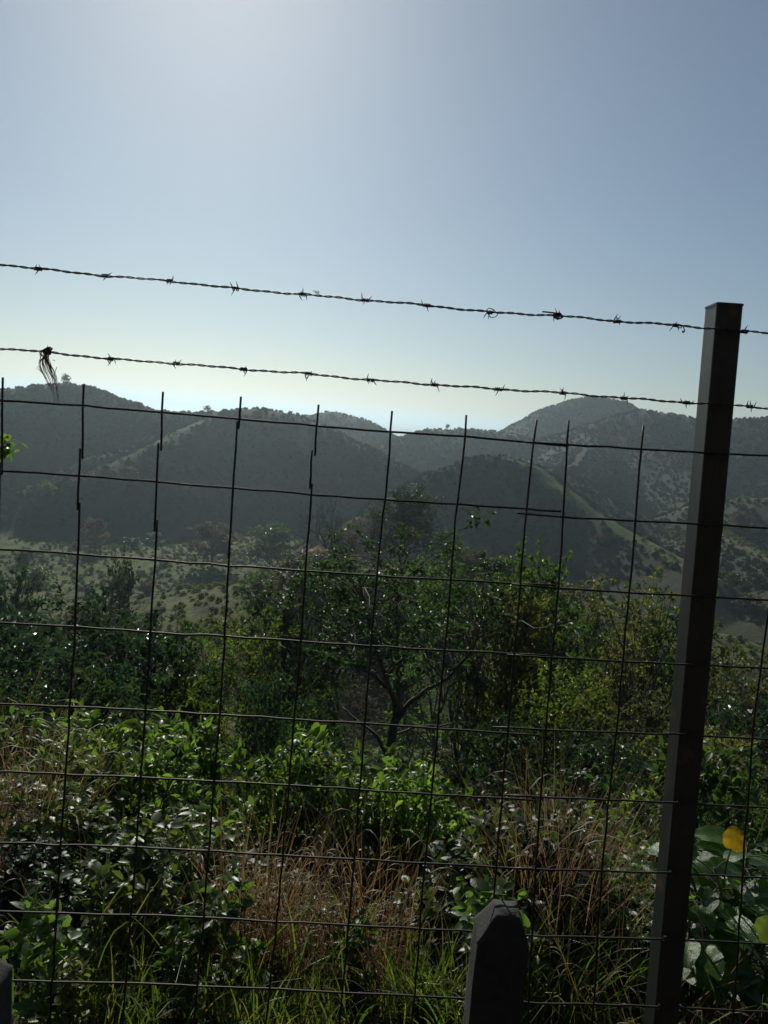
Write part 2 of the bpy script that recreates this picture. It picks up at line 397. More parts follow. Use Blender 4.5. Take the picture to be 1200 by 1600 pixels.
def grow(seed, H, W, base=.3, clumps=30, twigs=7, leaves=14, ll=.07, lw=.5, clump_r=.3, tr=.04, stems=1,
         up=.8, detail=False, shape='round', tl=None, top=None):
    """A woody plant: stems, limbs, twigs and the leaves on them. Returns wood mesh and leaf mesh."""
    r = np.random.default_rng(seed)
    wood = MB(); P = []; D = []
    stem_pts = []
    for s in range(stems):
        a = r.uniform(0, 6.28); sp = 0 if stems == 1 else r.uniform(.1, .35) * W
        tip = np.array([math.cos(a) * sp + r.normal(0, .04 * W), math.sin(a) * sp + r.normal(0, .04 * W), H * r.uniform(.7, .9)])
        foot = np.array([math.cos(a), math.sin(a), 0]) * (0 if stems == 1 else tr * 1.5)
        pts = bent(foot, tip, 9, .02, r)
        pts[0][2] = -.25
        wood.tube(pts, np.linspace(tr, tr * .25, 9), 6)
        stem_pts.append(pts)
    for c in range(clumps):
        th = r.uniform(0, 6.28); v = r.uniform(0, 1) ** .7; rad_ = math.sqrt(r.uniform(.05, 1))
        z = H * (base + (1 - base) * v)
        if shape == 'round': env = math.sqrt(max(0, 1 - ((v - .42) / .62) ** 2))
        elif shape == 'flat': env = .5 + .5 * v if v < .85 else .75
        elif shape == 'cone': env = 1.0 - .8 * v
        else: env = .55 + .3 * math.sin(v * 9 + seed)
        C = np.array([math.cos(th), math.sin(th), 0]) * rad_ * env * W * .5 * r.uniform(.75, 1.2); C[2] = z
        sp = stem_pts[r.integers(len(stem_pts))]
        hb = np.clip(z * r.uniform(.35, .75), 0.05 * H, .75 * H)
        o = sp[np.argmin(np.abs(sp[:, 2] - hb))]
        lp = bent(o, C, 6, .035, r, .08)
        k0 = tr * .45 * (1 - .5 * v)
        wood.tube(lp, np.linspace(k0, tr * .10, 6), 5, False)
        cr = clump_r * r.uniform(.6, 1.3)
        for t in range(twigs):
            o = lp[r.integers(3, 6)]
            d = r.normal(0, 1, 3); d[2] = d[2] * .6 + .25; d /= np.linalg.norm(d)
            e = o + d * cr * r.uniform(.5, 1.15)
            tp = bent(o, e, 4, .06, r, -.03)
            wood.tube(tp, np.linspace(max(.0012, tr * .09), max(.0008, tr * .04), 4), 3, False)
            for l in range(leaves):
                u = r.uniform(.15, 1.02); q0 = tp[0] + (tp[-1] - tp[0]) * u
                ii = min(2, int(u * 3)); q0 = tp[ii] + (tp[ii + 1] - tp[ii]) * (u * 3 - ii)
                side = r.normal(0, 1, 3); side[2] = side[2] * .5 - .05
                P.append(q0); D.append(d * .6 + side)
    P = np.array(P); D = np.array(D); n = len(P)
    L = ll * r.uniform(.6, 1.3, n); Wd = L * lw * r.uniform(.8, 1.2, n)
    return wood.mesh('wood'), leaves_mesh('leaf_mesh', P, D, L, Wd, up, .25, r, detail)

def bare(seed, H, W, tr, levels=4):
    """Leafless branching."""
    r = np.random.default_rng(seed); wood = MB()
    def go(o, d, L, rad_, lev):
        e = o + d * L
        p = bent(o, e, 5, .04, r); wood.tube(p, np.linspace(rad_, rad_ * .6, 5), 5 if lev < 2 else 3, False)
        if lev >= levels: return
        for k in range(r.integers(2, 4) + (lev > 1)):
            nd = d + r.normal(0, .55, 3); nd[2] += .05; nd /= np.linalg.norm(nd)
            go(p[r.integers(2, 5)], nd, L * r.uniform(.55, .8), rad_ * .55, lev + 1)
    for s in range(3):
        d = np.array([r.normal(0, .45) * W / H, r.normal(0, .4) * W / H, 1]); d /= np.linalg.norm(d)
        go(np.array([0, 0, -.2]), d, H * .42, tr, 0)
    return wood.mesh('wood')

# prototypes: (wood mesh, leaf mesh, nominal height)
PROTO = {}
def proto(key, H, W, n, **k):
    PROTO[key] = [(*grow(hash_(key) + i, H, W, **k), H, W) for i in range(n)]
def hash_(s): return sum(ord(c) * (i + 3) for i, c in enumerate(s)) % 9973
# far shrubs and trees (100-400 m)
proto('far_shrub', 3, 4.2, 3, base=.06, clumps=26, twigs=5, leaves=9, ll=.42, lw=.75, clump_r=.75, tr=.09, stems=3)
proto('far_tree', 6, 6, 3, base=.32, clumps=34, twigs=5, leaves=9, ll=.5, lw=.75, clump_r=.95, tr=.16, stems=1)
# middle distance (12-100 m)
proto('mid_shrub', 2.6, 3.0, 3, base=.05, clumps=60, twigs=6, leaves=13, ll=.13, lw=.55, clump_r=.42, tr=.05, stems=5)
proto('mid_tree', 5, 4.2, 3, base=.28, clumps=80, twigs=7, leaves=13, ll=.15, lw=.55, clump_r=.55, tr=.10, stems=1)
proto('airy_tree', 5, 3.8, 2, base=.25, clumps=42, twigs=6, leaves=9, ll=.13, lw=.5, clump_r=.55, tr=.07, stems=2, shape='other')
proto('twiggy', 2.4, 2.6, 2, base=.05, clumps=60, twigs=9, leaves=3, ll=.07, lw=.5, clump_r=.5, tr=.03, stems=7)
# near (2.5-12 m)
proto('near_shrub', 1.3, 1.3, 3, base=.08, clumps=36, twigs=5, leaves=9, ll=.080, lw=.52, clump_r=.20, tr=.016, stems=6, detail=True)
proto('small_leaf', 1.5, 1.5, 2, base=.05, clumps=62, twigs=6, leaves=10, ll=.058, lw=.5, clump_r=.22, tr=.014, stems=6)
proto('weed', .8, .55, 3, base=.1, clumps=16, twigs=4, leaves=6, ll=.075, lw=.55, clump_r=.12, tr=.006, stems=4, detail=True)
proto('sprig', 1.0, .45, 2, base=.25, clumps=14, twigs=3, leaves=6, ll=.095, lw=.6, clump_r=.13, tr=.007, stems=2, detail=True)

LEAFDATA = {}
def with_mat(me, mat):
    k = (me.name, mat)
    if k not in LEAFDATA:
        c = me.copy(); c.materials.clear(); c.materials.append(M[mat]); LEAFDATA[k] = c
    return LEAFDATA[k]

GROUPS = {}
def plant(kind, px, top, d, mat, grp, name, cat, desc, wide=1.0, var=None, barkm='bark', sink=0.0, label=None):
    """A plant rooted in the ground d metres off, its tip reaching photo height top."""
    p = at(px, top, d); gz = hz(p[0], p[1]) - sink
    H = p[2] - gz
    k = random.randrange(len(PROTO[kind])) if var is None else var % len(PROTO[kind])
    wood, lf, H0, W0 = PROTO[kind][k]
    s = max(.15, H / H0 / 1.03); wide = wide * (.85 if d < 30 else 1)
    o = empty(name, (p[0], p[1], gz), random.uniform(0, 6.28)); o.scale = (s * wide, s * wide, s)
    tree = cat == 'tree'
    mesh_obj('trunk' if tree else 'stem', with_mat(wood, barkm), parent=o)
    mesh_obj('crown' if tree else 'foliage', with_mat(lf, mat), parent=o)
    o['category'] = cat
    if label: o['label'] = label
    if grp:
        o['group'] = grp; GROUPS.setdefault(grp, []).append((px, o, desc, cat))
    return o

ORD = ['leftmost', 'second', 'third', 'fourth', 'fifth', 'sixth', 'seventh', 'eighth', 'ninth', 'tenth', 'eleventh', 'twelfth', 'thirteenth',
       'fourteenth', 'fifteenth', 'sixteenth', 'seventeenth', 'eighteenth', 'nineteenth', 'twentieth', 'twenty-first', 'twenty-second',
       'twenty-third', 'twenty-fourth', 'twenty-fifth', 'twenty-sixth', 'twenty-seventh', 'twenty-eighth', 'twenty-ninth', 'thirtieth']
def label_groups():
    for grp, L in GROUPS.items():
        L.sort(key=lambda t: t[0]); n = len(L)
        for i, (px, o, desc, cat) in enumerate(L):
            if 'label' in o: continue
            if i < len(ORD):
                pos = ORD[i] + ('' if i == 0 else ' from the left')
                if i == n - 1: pos = 'rightmost'
            else: pos = ORD[n - i - 1] + ' from the right'
            o['label'] = f'{desc}, {pos} of the {grp}'

# ---- scrub covering the hills (nobody could count it)
def scatter(name, pts, scl, protos, label, mats):
    col = bpy.data.collections.new(name + '_plants')
    for i, (pr, mt) in enumerate([(p, m_) for p in protos for m_ in mats]):
        o = bpy.data.objects.new('plant_%02d' % i, with_mat(pr[1], mt)); col.objects.link(o)
    npr = len(col.objects)
    me = bpy.data.meshes.new(name); me.from_pydata(pts.tolist(), [], [])
    a = me.attributes.new('scl', 'FLOAT', 'POINT'); a.data.foreach_set('value', scl.astype(np.float32))
    a = me.attributes.new('idx', 'INT', 'POINT'); a.data.foreach_set('value', rng.integers(0, npr, len(pts)).astype(np.int32))
    a = me.attributes.new('rot', 'FLOAT_VECTOR', 'POINT')
    rv = np.zeros((len(pts), 3), np.float32); rv[:, 2] = rng.uniform(0, 6.28, len(pts)); a.data.foreach_set('vector', rv.ravel())
    o = bpy.data.objects.new(name, me); ROOT.objects.link(o); tag(o, label, kind='stuff')
    ng = bpy.data.node_groups.new(name, 'GeometryNodeTree')
    ng.interface.new_socket('Geometry', in_out='INPUT', socket_type='NodeSocketGeometry')
    ng.interface.new_socket('Geometry', in_out='OUTPUT', socket_type='NodeSocketGeometry')
    N = ng.nodes.new; Lk = ng.links.new
    gi = N('NodeGroupInput'); go = N('NodeGroupOutput'); ip = N('GeometryNodeInstanceOnPoints'); ci = N('GeometryNodeCollectionInfo')
    ci.inputs['Collection'].default_value = col; ci.inputs['Separate Children'].default_value = True; ci.inputs['Reset Children'].default_value = True
    def attr(n_, t):
        q_ = N('GeometryNodeInputNamedAttribute'); q_.data_type = t; q_.inputs['Name'].default_value = n_; return q_.outputs['Attribute']
    Lk(gi.outputs[0], ip.inputs['Points']); Lk(ci.outputs[0], ip.inputs['Instance'])
    ip.inputs['Pick Instance'].default_value = True
    Lk(attr('idx', 'INT'), ip.inputs['Instance Index'])
    Lk(attr('rot', 'FLOAT_VECTOR'), ip.inputs['Rotation'])
    Lk(attr('scl', 'FLOAT'), ip.inputs['Scale'])
    Lk(ip.outputs[0], go.inputs[0])
    md = o.modifiers.new('scatter', 'NODES'); md.node_group = ng
    return o

def field_points(n, d0, d1, keep, azr=38):
    a = np.radians(rng.uniform(-azr, azr, n)); d = np.sqrt(rng.uniform(d0 * d0, d1 * d1, n))
    x = d * np.sin(a); y = d * np.cos(a); z = height(x, y)
    e = 4.0
    sl = np.hypot(height(x + e, y) - z, height(x, y + e) - z) / e
    k = keep(x, y, z, sl)
    return np.stack([x, y, z], 1)[k]

hill = field_points(150000, 190, 720, lambda x, y, z, sl: (sl > .17) & (z > -40) & bare_strip(x, y) & (rng.random(len(x)) < np.clip(.7 + .8 * fbm(x / 45 + 9, y / 45, 3), .3, 1)))
scatter('hill_scrub', hill - [0, 0, .3], rng.uniform(.18, .52, len(hill)), PROTO['far_shrub'],
        'dense low scrub and small trees covering the hazy hillsides', ['hill_green', 'hill_brown', 'hill_green'])
flat = field_points(56000, 26, 310, lambda x, y, z, sl: (sl < .4) & (rng.random(len(x)) < np.clip(.35 + .9 * fbm(x / 22 + 3, y / 22, 3), .06, 1)))
scatter('valley_scrub', flat - [0, 0, .25], rng.uniform(.06, .36, len(flat)), PROTO['far_shrub'],
        'low bushes and coarse tufts strewn over the valley floor', ['leaf_bright', 'leaf_olive', 'leaf_yellow', 'leaf_mid'])

und = []
for k in range(5200):
    d = 2.3 + 34 * rng.random() ** 1.6; a = math.radians(rng.uniform(-34, 34)); x = d * math.sin(a); y = d * math.cos(a)
    if y < 2.1: continue
    
    if d < 9 and rng.random() < .86: continue
    ppx = 600 + FPX * x / y
    if d > 10 and (590 < ppx < 760 and rng.random() < .85 or rng.random() < .35): continue
    und.append((x, y, 0))
und = np.array(und); und[:, 2] = height(und[:, 0], und[:, 1]) - .04
ud = np.hypot(und[:, 0], und[:, 1]); near = ud < 9
scatter('undergrowth', und[near], rng.uniform(.22, .5, near.sum()), PROTO['weed'] + PROTO['near_shrub'][:2], 'low leafy weeds crowding the slope right behind the fence', ['leaf_dark', 'leaf_mid', 'leaf_bright'])
scatter('brushwood', und[~near], rng.uniform(.15, .42, (~near).sum()), PROTO['mid_shrub'] + PROTO['twiggy'], 'tangled low brush filling the slope under the trees', ['leaf_dark', 'leaf_olive', 'leaf_brown', 'leaf_dark'])

# ---- single trees and bushes far off
for px, top, d, kind, mt, w, desc in [
    (335, 817, 205, 'far_tree', 'leaf_brown', 1.15, 'greyish brown round-crowned tree standing alone at the foot of the dark hill'),
    (424, 817, 200, 'far_tree', 'leaf_mid', 1.1, 'round green tree at the foot of the dark hill, beside the bare branches'),
    (102, 585, 366, 'far_tree', 'leaf_dark', 1.0, 'small round tree alone on the summit of the left hill'),
       (325, 634, 342, 'far_tree', 'leaf_olive', 1.2, 'wide thin tree on the skyline next to the middle hill'),
    (668, 668, 470, 'far_tree', 'leaf_dark', 1.0, 'dark tree on the low skyline right of the sea gap'),
    (700, 663, 472, 'far_tree', 'leaf_olive', 1.0, 'thin tree standing highest on the low middle skyline'),
    (150, 808, 225, 'far_tree', 'leaf_brown', .7, 'dark narrow tree at the left edge of the valley meadow'),
    (1148, 845, 240, 'far_tree', 'leaf_brown', 1.5, 'broad grey tree on the pale slope right of the steel post'),
    (1160, 800, 262, 'far_tree', 'leaf_brown', 1.1, 'dusky tree high on the pale slope right of the steel post'),
    (1140, 895, 205, 'far_shrub', 'leaf_dark', 2.2, 'long dark thicket low on the pale slope right of the steel post')]:
    o = plant(kind, px, top, d, mt, None, 'tree' if 'tree' in kind else 'thicket', 'tree' if 'tree' in kind else 'thicket', desc, wide=w, label=desc)

for k in range(28):       # meadow bushes on the left of the valley
    px = rng.uniform(-40, 520); d = rng.uniform(140, 275)
    p = at(px, 850, d); g0 = hz(p[0], p[1]); H = rng.uniform(1.6, 4.2)
    t = proj((p[0], p[1], g0 + H))[1]
    mt, cn = [('leaf_olive', 'olive'), ('leaf_brown', 'brownish'), ('leaf_dark', 'dark green'), ('leaf_mid', 'green')][rng.integers(4)]
    plant('far_shrub', px, t, d, mt, 'bushes on the valley meadow', 'meadow_bush', 'bush', cn + ' bush', wide=rng.uniform(.9, 1.5))
for k in range(16):
    px = rng.uniform(1080, 1230) if k < 9 else rng.uniform(930, 1230); d = rng.uniform(150, 270)
    p = at(px, 850, d); g0 = hz(p[0], p[1]); H = rng.uniform(1.5, 3.6)
    t = proj((p[0], p[1], g0 + H))[1]
    mt, cn = [('leaf_olive', 'olive'), ('leaf_brown', 'greyish brown'), ('leaf_dark', 'dark')][rng.integers(3)]
    plant('far_shrub', px, t, d, mt, 'bushes on the pale right slope', 'slope_bush', 'bush', cn + ' bush', wide=rng.uniform(.9, 1.6))

# ---- middle distance, 18-90 m
MID = [ # kind, px, top, d, mat, wide, desc
 ('mid_tree', 640, 755, 95, 'leaf_dark', .95, 'tall slim dark tree'), ('airy_tree', 592, 785, 97, 'leaf_olive', .9, 'olive tree with a loose crown'), ('airy_tree', 665, 790, 98, 'leaf_dark', .8, 'thin dark tree'),
 ('mid_tree', 705, 828, 92, 'leaf_mid', 1.1, 'green tree'), ('airy_tree', 560, 812, 94, 'leaf_brown', .9, 'thin brown tree'), ('twiggy', 735, 850, 94, 'leaf_brown', 1.0, 'tall twiggy bush'),
 ('mid_tree', 748, 855, 88, 'leaf_olive', 1.1, 'grey olive tree'), ('mid_shrub', 790, 872, 80, 'leaf_dark', 1.1, 'dark bushy shrub'),
 ('mid_shrub', 470, 868, 86, 'leaf_olive', 1.6, 'wide olive thicket'), ('mid_shrub', 530, 866, 84, 'leaf_olive', 1.5, 'grey green thicket'), ('mid_shrub', 500, 885, 72, 'leaf_olive', 1.4, 'low grey thicket'),
 ('mid_shrub', 415, 892, 80, 'leaf_mid', .8, 'green bush'), ('mid_shrub', 585, 900, 70, 'leaf_dark', 1.1, 'dark bush'), ('mid_shrub', 850, 905, 76, 'leaf_olive', 1.1, 'grey bush'),
 ('mid_shrub', 185, 876, 75, 'leaf_dark', .4, 'dark slender bush'), ('twiggy', 120, 935, 55, 'leaf_brown', 1.1, 'bare twiggy bush'),
 ('mid_shrub', 8, 885, 60, 'leaf_dark', .45, 'dark bush with drooping leaves'), ('twiggy', 230, 960, 42, 'leaf_brown', 1.1, 'brown twiggy bush'),
 ('mid_shrub', 1010, 1000, 60, 'leaf_olive', .8, 'olive bush'), ('twiggy', 960, 985, 50, 'leaf_brown', .9, 'bare grey bush'),
 ('twiggy', 330, 1000, 40, 'leaf_brown', 1.1, 'thin brown bush'), ('mid_shrub', 1170, 1030, 50, 'leaf_olive', .8, 'dusty bush'),
 ('mid_shrub', 1100, 1050, 40, 'leaf_olive', .7, 'greyish bush'), ('twiggy', 540, 1050, 34, 'leaf_brown', .9, 'dry twiggy bush'),
]
for kind, px, top, d, mt, w, desc in MID:
    t = 'tree' in kind
    plant(kind, px, top, d, mt, 'trees down the slope' if t else 'bushes down the slope', 'slope_tree' if t else 'bush', 'tree' if t else 'bush', desc, wide=w)

# nearer trees, 10-22 m
NT = [
 ('airy_tree', 675, 860, 26, 'leaf_mid', .8, 'tall loose tree'),
 ('mid_tree', 855, 855, 20, 'leaf_mid', .62, 'fresh green tree'), ('mid_tree', 800, 905, 17, 'leaf_yellow', .60, 'yellowing tree'),
 ('airy_tree', 905, 925, 18, 'leaf_dark', .7, 'dark leafy tree'), ('airy_tree', 985, 895, 13, 'leaf_yellow', .75, 'open tree with yellowing leaves'),
 ('airy_tree', 1062, 905, 14, 'leaf_mid', .7, 'thin-branched tree'), ('mid_tree', 880, 1040, 14, 'leaf_bright', .8, 'feathery bright green tree'),
 ('airy_tree', 750, 890, 15, 'leaf_dark', .8, 'dense dark tree'), ('airy_tree', 520, 890, 19, 'leaf_dark', .8, 'black green tree'),
 ('mid_tree', 445, 925, 16, 'leaf_dark', .72, 'heavy shaded tree'), ('airy_tree', 400, 955, 13, 'leaf_bright', .8, 'light green sapling'),
 ('airy_tree', 345, 985, 12, 'leaf_bright', .7, 'slender bright sapling'), 
 ('airy_tree', 1110, 960, 14, 'leaf_olive', .6, 'sparse grey tree'), ('airy_tree', 930, 975, 16, 'leaf_mid', .6, 'thin green tree'), ('airy_tree', 1190, 1020, 12, 'leaf_yellow', .8, 'yellow-leaved tree'),
]
for kind, px, top, d, mt, w, desc in NT:
    plant(kind, px, top, d, mt, 'trees close behind the fence', 'young_tree', 'tree', desc, wide=w)

NWEED = []
NS = [ # shrubs 4-14 m
 ('small_leaf', 25, 935, 10, 'leaf_glint', .95), ('small_leaf', 60, 985, 9, 'leaf_glint', .9), ('small_leaf', 165, 930, 10, 'leaf_glint', .8), ('small_leaf', 215, 955, 9.5, 'leaf_glint', .85),
 ('small_leaf', 120, 1010, 8, 'leaf_glint', .9), ('small_leaf', 270, 975, 10, 'leaf_dark', .8), ('small_leaf', 425, 1048, 8.5, 'leaf_glint', .55), ('small_leaf', 300, 1060, 9, 'leaf_bright', .7),
 ('small_leaf', 5, 1050, 7, 'leaf_dark', .9), ('small_leaf', 190, 1050, 7.5, 'leaf_dark', .9),
 ('small_leaf', 830, 1120, 8, 'leaf_dark', 1.0), ('small_leaf', 900, 1150, 7.5, 'leaf_dark', 1.0), ('small_leaf', 960, 1150, 8, 'leaf_glint', .8), ('small_leaf', 1010, 1170, 7, 'leaf_glint', .8),
 ('small_leaf', 770, 1130, 9, 'leaf_dark', .8), ('small_leaf', 740, 1240, 8, 'leaf_olive', .9), ('small_leaf', 870, 1270, 6, 'leaf_mid', .8), ('small_leaf', 980, 1270, 5.5, 'leaf_mid', .8),
 ('small_leaf', 1130, 1130, 7, 'leaf_yellow', .9), ('small_leaf', 1180, 1090, 8, 'leaf_glint', .9), ('small_leaf', 1100, 1210, 6, 'leaf_yellow', .8), ('small_leaf', 1170, 1230, 5, 'leaf_mid', .8),
 ('small_leaf', 500, 1080, 11, 'leaf_dark', .8), ('small_leaf', 470, 1120, 9, 'leaf_dark', .7),
 ('small_leaf', 690, 1200, 8, 'leaf_olive', .7), ('small_leaf', 1020, 1080, 10, 'leaf_olive', .8), ('small_leaf', 930, 1080, 11, 'leaf_bright', .8),
 ('near_shrub', 120, 1118, 3.9, 'leaf_gloss', .9), ('near_shrub', 225, 1103, 4.1, 'leaf_gloss', .9), ('near_shrub', 60, 1168, 3.6, 'leaf_mid', .8), ('near_shrub', 300, 1108, 4.2, 'leaf_gloss', .7),
 ('near_shrub', 180, 1183, 3.4, 'leaf_mid', .8), ('near_shrub', 290, 1258, 3.3, 'leaf_bright', .7), ('near_shrub', 105, 1258, 3.2, 'leaf_gloss', .7),
 ('near_shrub', 495, 1128, 3.5, 'leaf_gloss', .42), ('near_shrub', 470, 1183, 3.4, 'leaf_gloss', .7), ('near_shrub', 560, 1208, 3.2, 'leaf_gloss', .75), ('near_shrub', 640, 1183, 3.3, 'leaf_gloss', .7), ('near_shrub', 600, 1258, 3.0, 'leaf_mid', .7),
 ('near_shrub', 510, 1268, 3.0, 'leaf_gloss', .7), ('near_shrub', 400, 1238, 3.4, 'leaf_bright', .55), ('near_shrub', 665, 1278, 2.8, 'leaf_gloss', .5), ('near_shrub', 380, 1298, 3.0, 'leaf_bright', .5),
 ('near_shrub', 455, 1170, 3.1, 'leaf_gloss', .8), ('near_shrub', 535, 1185, 3.0, 'leaf_bright', .75), ('near_shrub', 590, 1190, 3.4, 'leaf_gloss', .9), ('near_shrub', 650, 1205, 2.9, 'leaf_gloss', .7), ('near_shrub', 420, 1230, 3.2, 'leaf_bright', .7),
 ('near_shrub', 150, 1150, 3.2, 'leaf_bright', .8), ('near_shrub', 260, 1165, 3.4, 'leaf_gloss', .85),
 ('near_shrub', 20, 1098, 4.6, 'leaf_mid', .8), ('near_shrub', 890, 1198, 4.4, 'leaf_dark', .8), ('near_shrub', 980, 1218, 4.2, 'leaf_gloss', .8), ('near_shrub', 790, 1198, 4.8, 'leaf_dark', .8), ('near_shrub', 1120, 1168, 4.0, 'leaf_mid', .8),
]
cname = {'leaf_gloss': 'glossy', 'leaf_glint': 'dark glittering', 'leaf_dark': 'dark green', 'leaf_mid': 'mid green', 'leaf_bright': 'bright green', 'leaf_olive': 'dull olive', 'leaf_yellow': 'yellowish'}
for kind, px, top, d, mt, w in NS:
    nr_ = kind == 'near_shrub'
    plant(kind, px, top, d, mt, 'leafy shrubs in the lower foreground' if nr_ else 'small-leaved shrubs below the trees', 'leafy_shrub' if nr_ else 'shrub', 'shrub', cname[mt] + ' shrub', wide=w)

for k in range(70):       # low leafy weeds at the foot of the fence and up the gaps between the bushes
    px = rng.uniform(-30, 1010); d = rng.uniform(1.75, 3.6); c_ = at(px, 1300, d); H = rng.uniform(.22, .5) * (1 if d < 2.4 else 1.35)
    t_ = proj((c_[0], c_[1], hz(c_[0], c_[1]) + H))[1]
    if t_ < 1210 or (370 < px < 650 and d < 3 and rng.random() < .8) or (px < 60 and rng.random() < .7) or (840 < px < 930): continue
    mt = ['leaf_gloss', 'leaf_bright', 'leaf_mid', 'leaf_gloss', 'leaf_yellow'][rng.integers(5)]
    NWEED.append((px, t_, d, mt))
for px, top, d, mt, w, kind in [(500, 1135, 3.4, 'leaf_gloss', .8, 'sprig'), (655, 1195, 3.1, 'leaf_gloss', .8, 'sprig'), (700, 1240, 3.4, 'leaf_gloss', .7, 'sprig'), (690, 1350, 2.9, 'leaf_gloss', .8, 'sprig'), (370, 1270, 3.5, 'leaf_bright', 1.0, 'weed'),
    (430, 1290, 3.3, 'leaf_bright', .9, 'weed'), (345, 1330, 3.2, 'leaf_bright', 1.0, 'weed'), (130, 1390, 2.8, 'leaf_mid', 1.0, 'weed'), (230, 1340, 3.2, 'leaf_mid', .9, 'weed'),
    (405, 1370, 2.9, 'leaf_yellow', .9, 'weed'), (100, 1510, 2.2, 'leaf_gloss', 1.0, 'weed'), (20, 1380, 3.0, 'leaf_mid', .9, 'weed'), (950, 1370, 3.2, 'leaf_bright', .9, 'weed'),
    (1000, 1320, 3.6, 'leaf_bright', .9, 'weed'), (860, 1300, 4.2, 'leaf_bright', .8, 'weed'), (560, 1480, 2.6, 'leaf_mid', .8, 'weed'), (280, 1420, 2.7, 'leaf_bright', .7, 'weed'),
    (1020, 1400, 2.8, 'leaf_mid', .8, 'weed'), (160, 1330, 3.4, 'leaf_gloss', 1.1, 'weed')]:
    desc = {'leaf_gloss': 'shiny-leaved weed', 'leaf_bright': 'lime green weed', 'leaf_mid': 'green weed', 'leaf_yellow': 'yellow green weed'}[mt]
    plant(kind, px, top, d, mt, 'tall weeds among the grass', 'weed', 'weed', desc, wide=w)

for px, top, d, mt in NWEED[:40]:
    plant('weed', px, top, d, mt, 'low weeds at the fence foot', 'weed', 'weed',
          {'leaf_gloss': 'shiny weed', 'leaf_bright': 'lime green weed', 'leaf_mid': 'green weed', 'leaf_yellow': 'yellowish weed'}[mt], wide=1.15)

# ---- the forked tree in the middle, with its own limbs
def forked_tree():
    D0 = 11.0
    foot = at(604, 1235, D0); foot[2] = hz(foot[0], foot[1])
    o = empty('forked_tree', foot)
    tag(o, 'dark forked tree whose bare trunk splits in three behind the middle of the fence', 'tree')
    r = np.random.default_rng(5); wood = MB()
    L = lambda p: np.array(p) - foot
    def limb(pts, r0, r1, ds=None):
        P = [L(at(x, y, D0 + (ds[i] if ds else 0))) for i, (x, y) in enumerate(pts)]
        P = np.array(P); t = np.linspace(0, len(P) - 1, 4 * len(P) - 3)
        Q = np.stack([np.interp(t, range(len(P)), P[:, k]) for k in range(3)], 1) + r.normal(0, .006, (len(t), 3))
        wood.tube(Q, np.linspace(r0, r1, len(t)), 7); return Q
    limbs = [limb([(598, 1420), (601, 1330), (603, 1260), (606, 1200), (614, 1140), (619, 1118)], .088, .068),
             limb([(619, 1120), (617, 1095), (603, 1060), (590, 1020), (572, 960), (560, 905)], .058, .012, [0, 0, -.2, -.4, -.6, -.7]),
             limb([(621, 1122), (622, 1080), (621, 1020), (618, 960), (628, 880)], .055, .012, [0, .1, .2, .2, .3]),
             limb([(623, 1122), (640, 1098), (668, 1077), (700, 1060), (738, 1015), (760, 940)], .042, .012, [0, -.1, -.3, -.4, -.6, -.6]),
             limb([(606, 1185), (590, 1150), (560, 1128), (535, 1105)], .035, .012, [0, .1, .3, .5]),
             limb([(603, 1062), (617, 1040), (632, 1028)], .03, .012, [-.2, -.2, -.3]),
             limb([(605, 1075), (585, 1055), (555, 1040), (520, 985)], .04, .012, [-.2, -.5, -.8, -1]),
             limb([(612, 1150), (650, 1135), (700, 1132), (735, 1128)], .022, .008, [0, .2, .3, .4])]
    mesh_obj('trunk', wood.mesh('trunk'), M['bark'], o)
    P = []; Dd = []; tw = MB()
    for Q in limbs[1:4] + [limbs[6]] + limbs[1:4]:
        for k in range(13):
            s = Q[r.integers(int(len(Q) * .5), len(Q))]
            c = s + np.array([r.normal(0, .55), r.normal(0, .6), abs(r.normal(.28, .3)) + .05])
            lp = bent(s, c, 5, .04, r, .08); tw.tube(lp, np.linspace(.012, .005, 5), 4, False)
            for t in range(6):
                d = r.normal(0, 1, 3); d[2] = d[2] * .5 + .1; d /= np.linalg.norm(d)
                e = c + d * r.uniform(.12, .38)
                tp = bent(c, e, 3, .05, r); tw.tube(tp, [.004, .003, .002], 3, False)
                for l in range(11):
                    P.append(c + (e - c) * r.uniform(.2, 1)); Dd.append(d * .6 + r.normal(0, 1, 3) * [1, 1, .6])
    P = np.array(P); n = len(P); Ls = .085 * r.uniform(.6, 1.3, n)
    mesh_obj('twigs', tw.mesh('twigs'), M['bark'], o)
    mesh_obj('crown', leaves_mesh('crown', P, np.array(Dd), Ls, Ls * .5, .7, .25, r), M['leaf_dark'], o)
forked_tree()

# ---- leafless tree left of the tall dark tree
def bare_tree(px, top, d, W, tr, seed, label, lean=0, name='bare_tree'):
    p = at(px, top, d); gz = hz(p[0], p[1]); H = p[2] - gz
    o = mesh_obj(name, bare(seed, H, W, tr), M['bark']); o.location = (p[0], p[1], gz); o.rotation_euler = (0, lean, 0)
    tag(o, label, 'tree'); return o
bare_tree(530, 770, 92, 9, .20, 12, 'leafless tree with crooked dark branches left of the tall dark tree', -.1)
bare_tree(1010, 1010, 15, 3, .05, 31, 'thin bare tree with crossing branches close to the steel post')
bare_tree(1120, 1120, 9, 3, .04, 8, 'bare leaning branches rising right of the steel post', .25)
bare_tree(95, 900, 40, 5, .08, 22, 'small leafless tree left of the glossy shrubs')

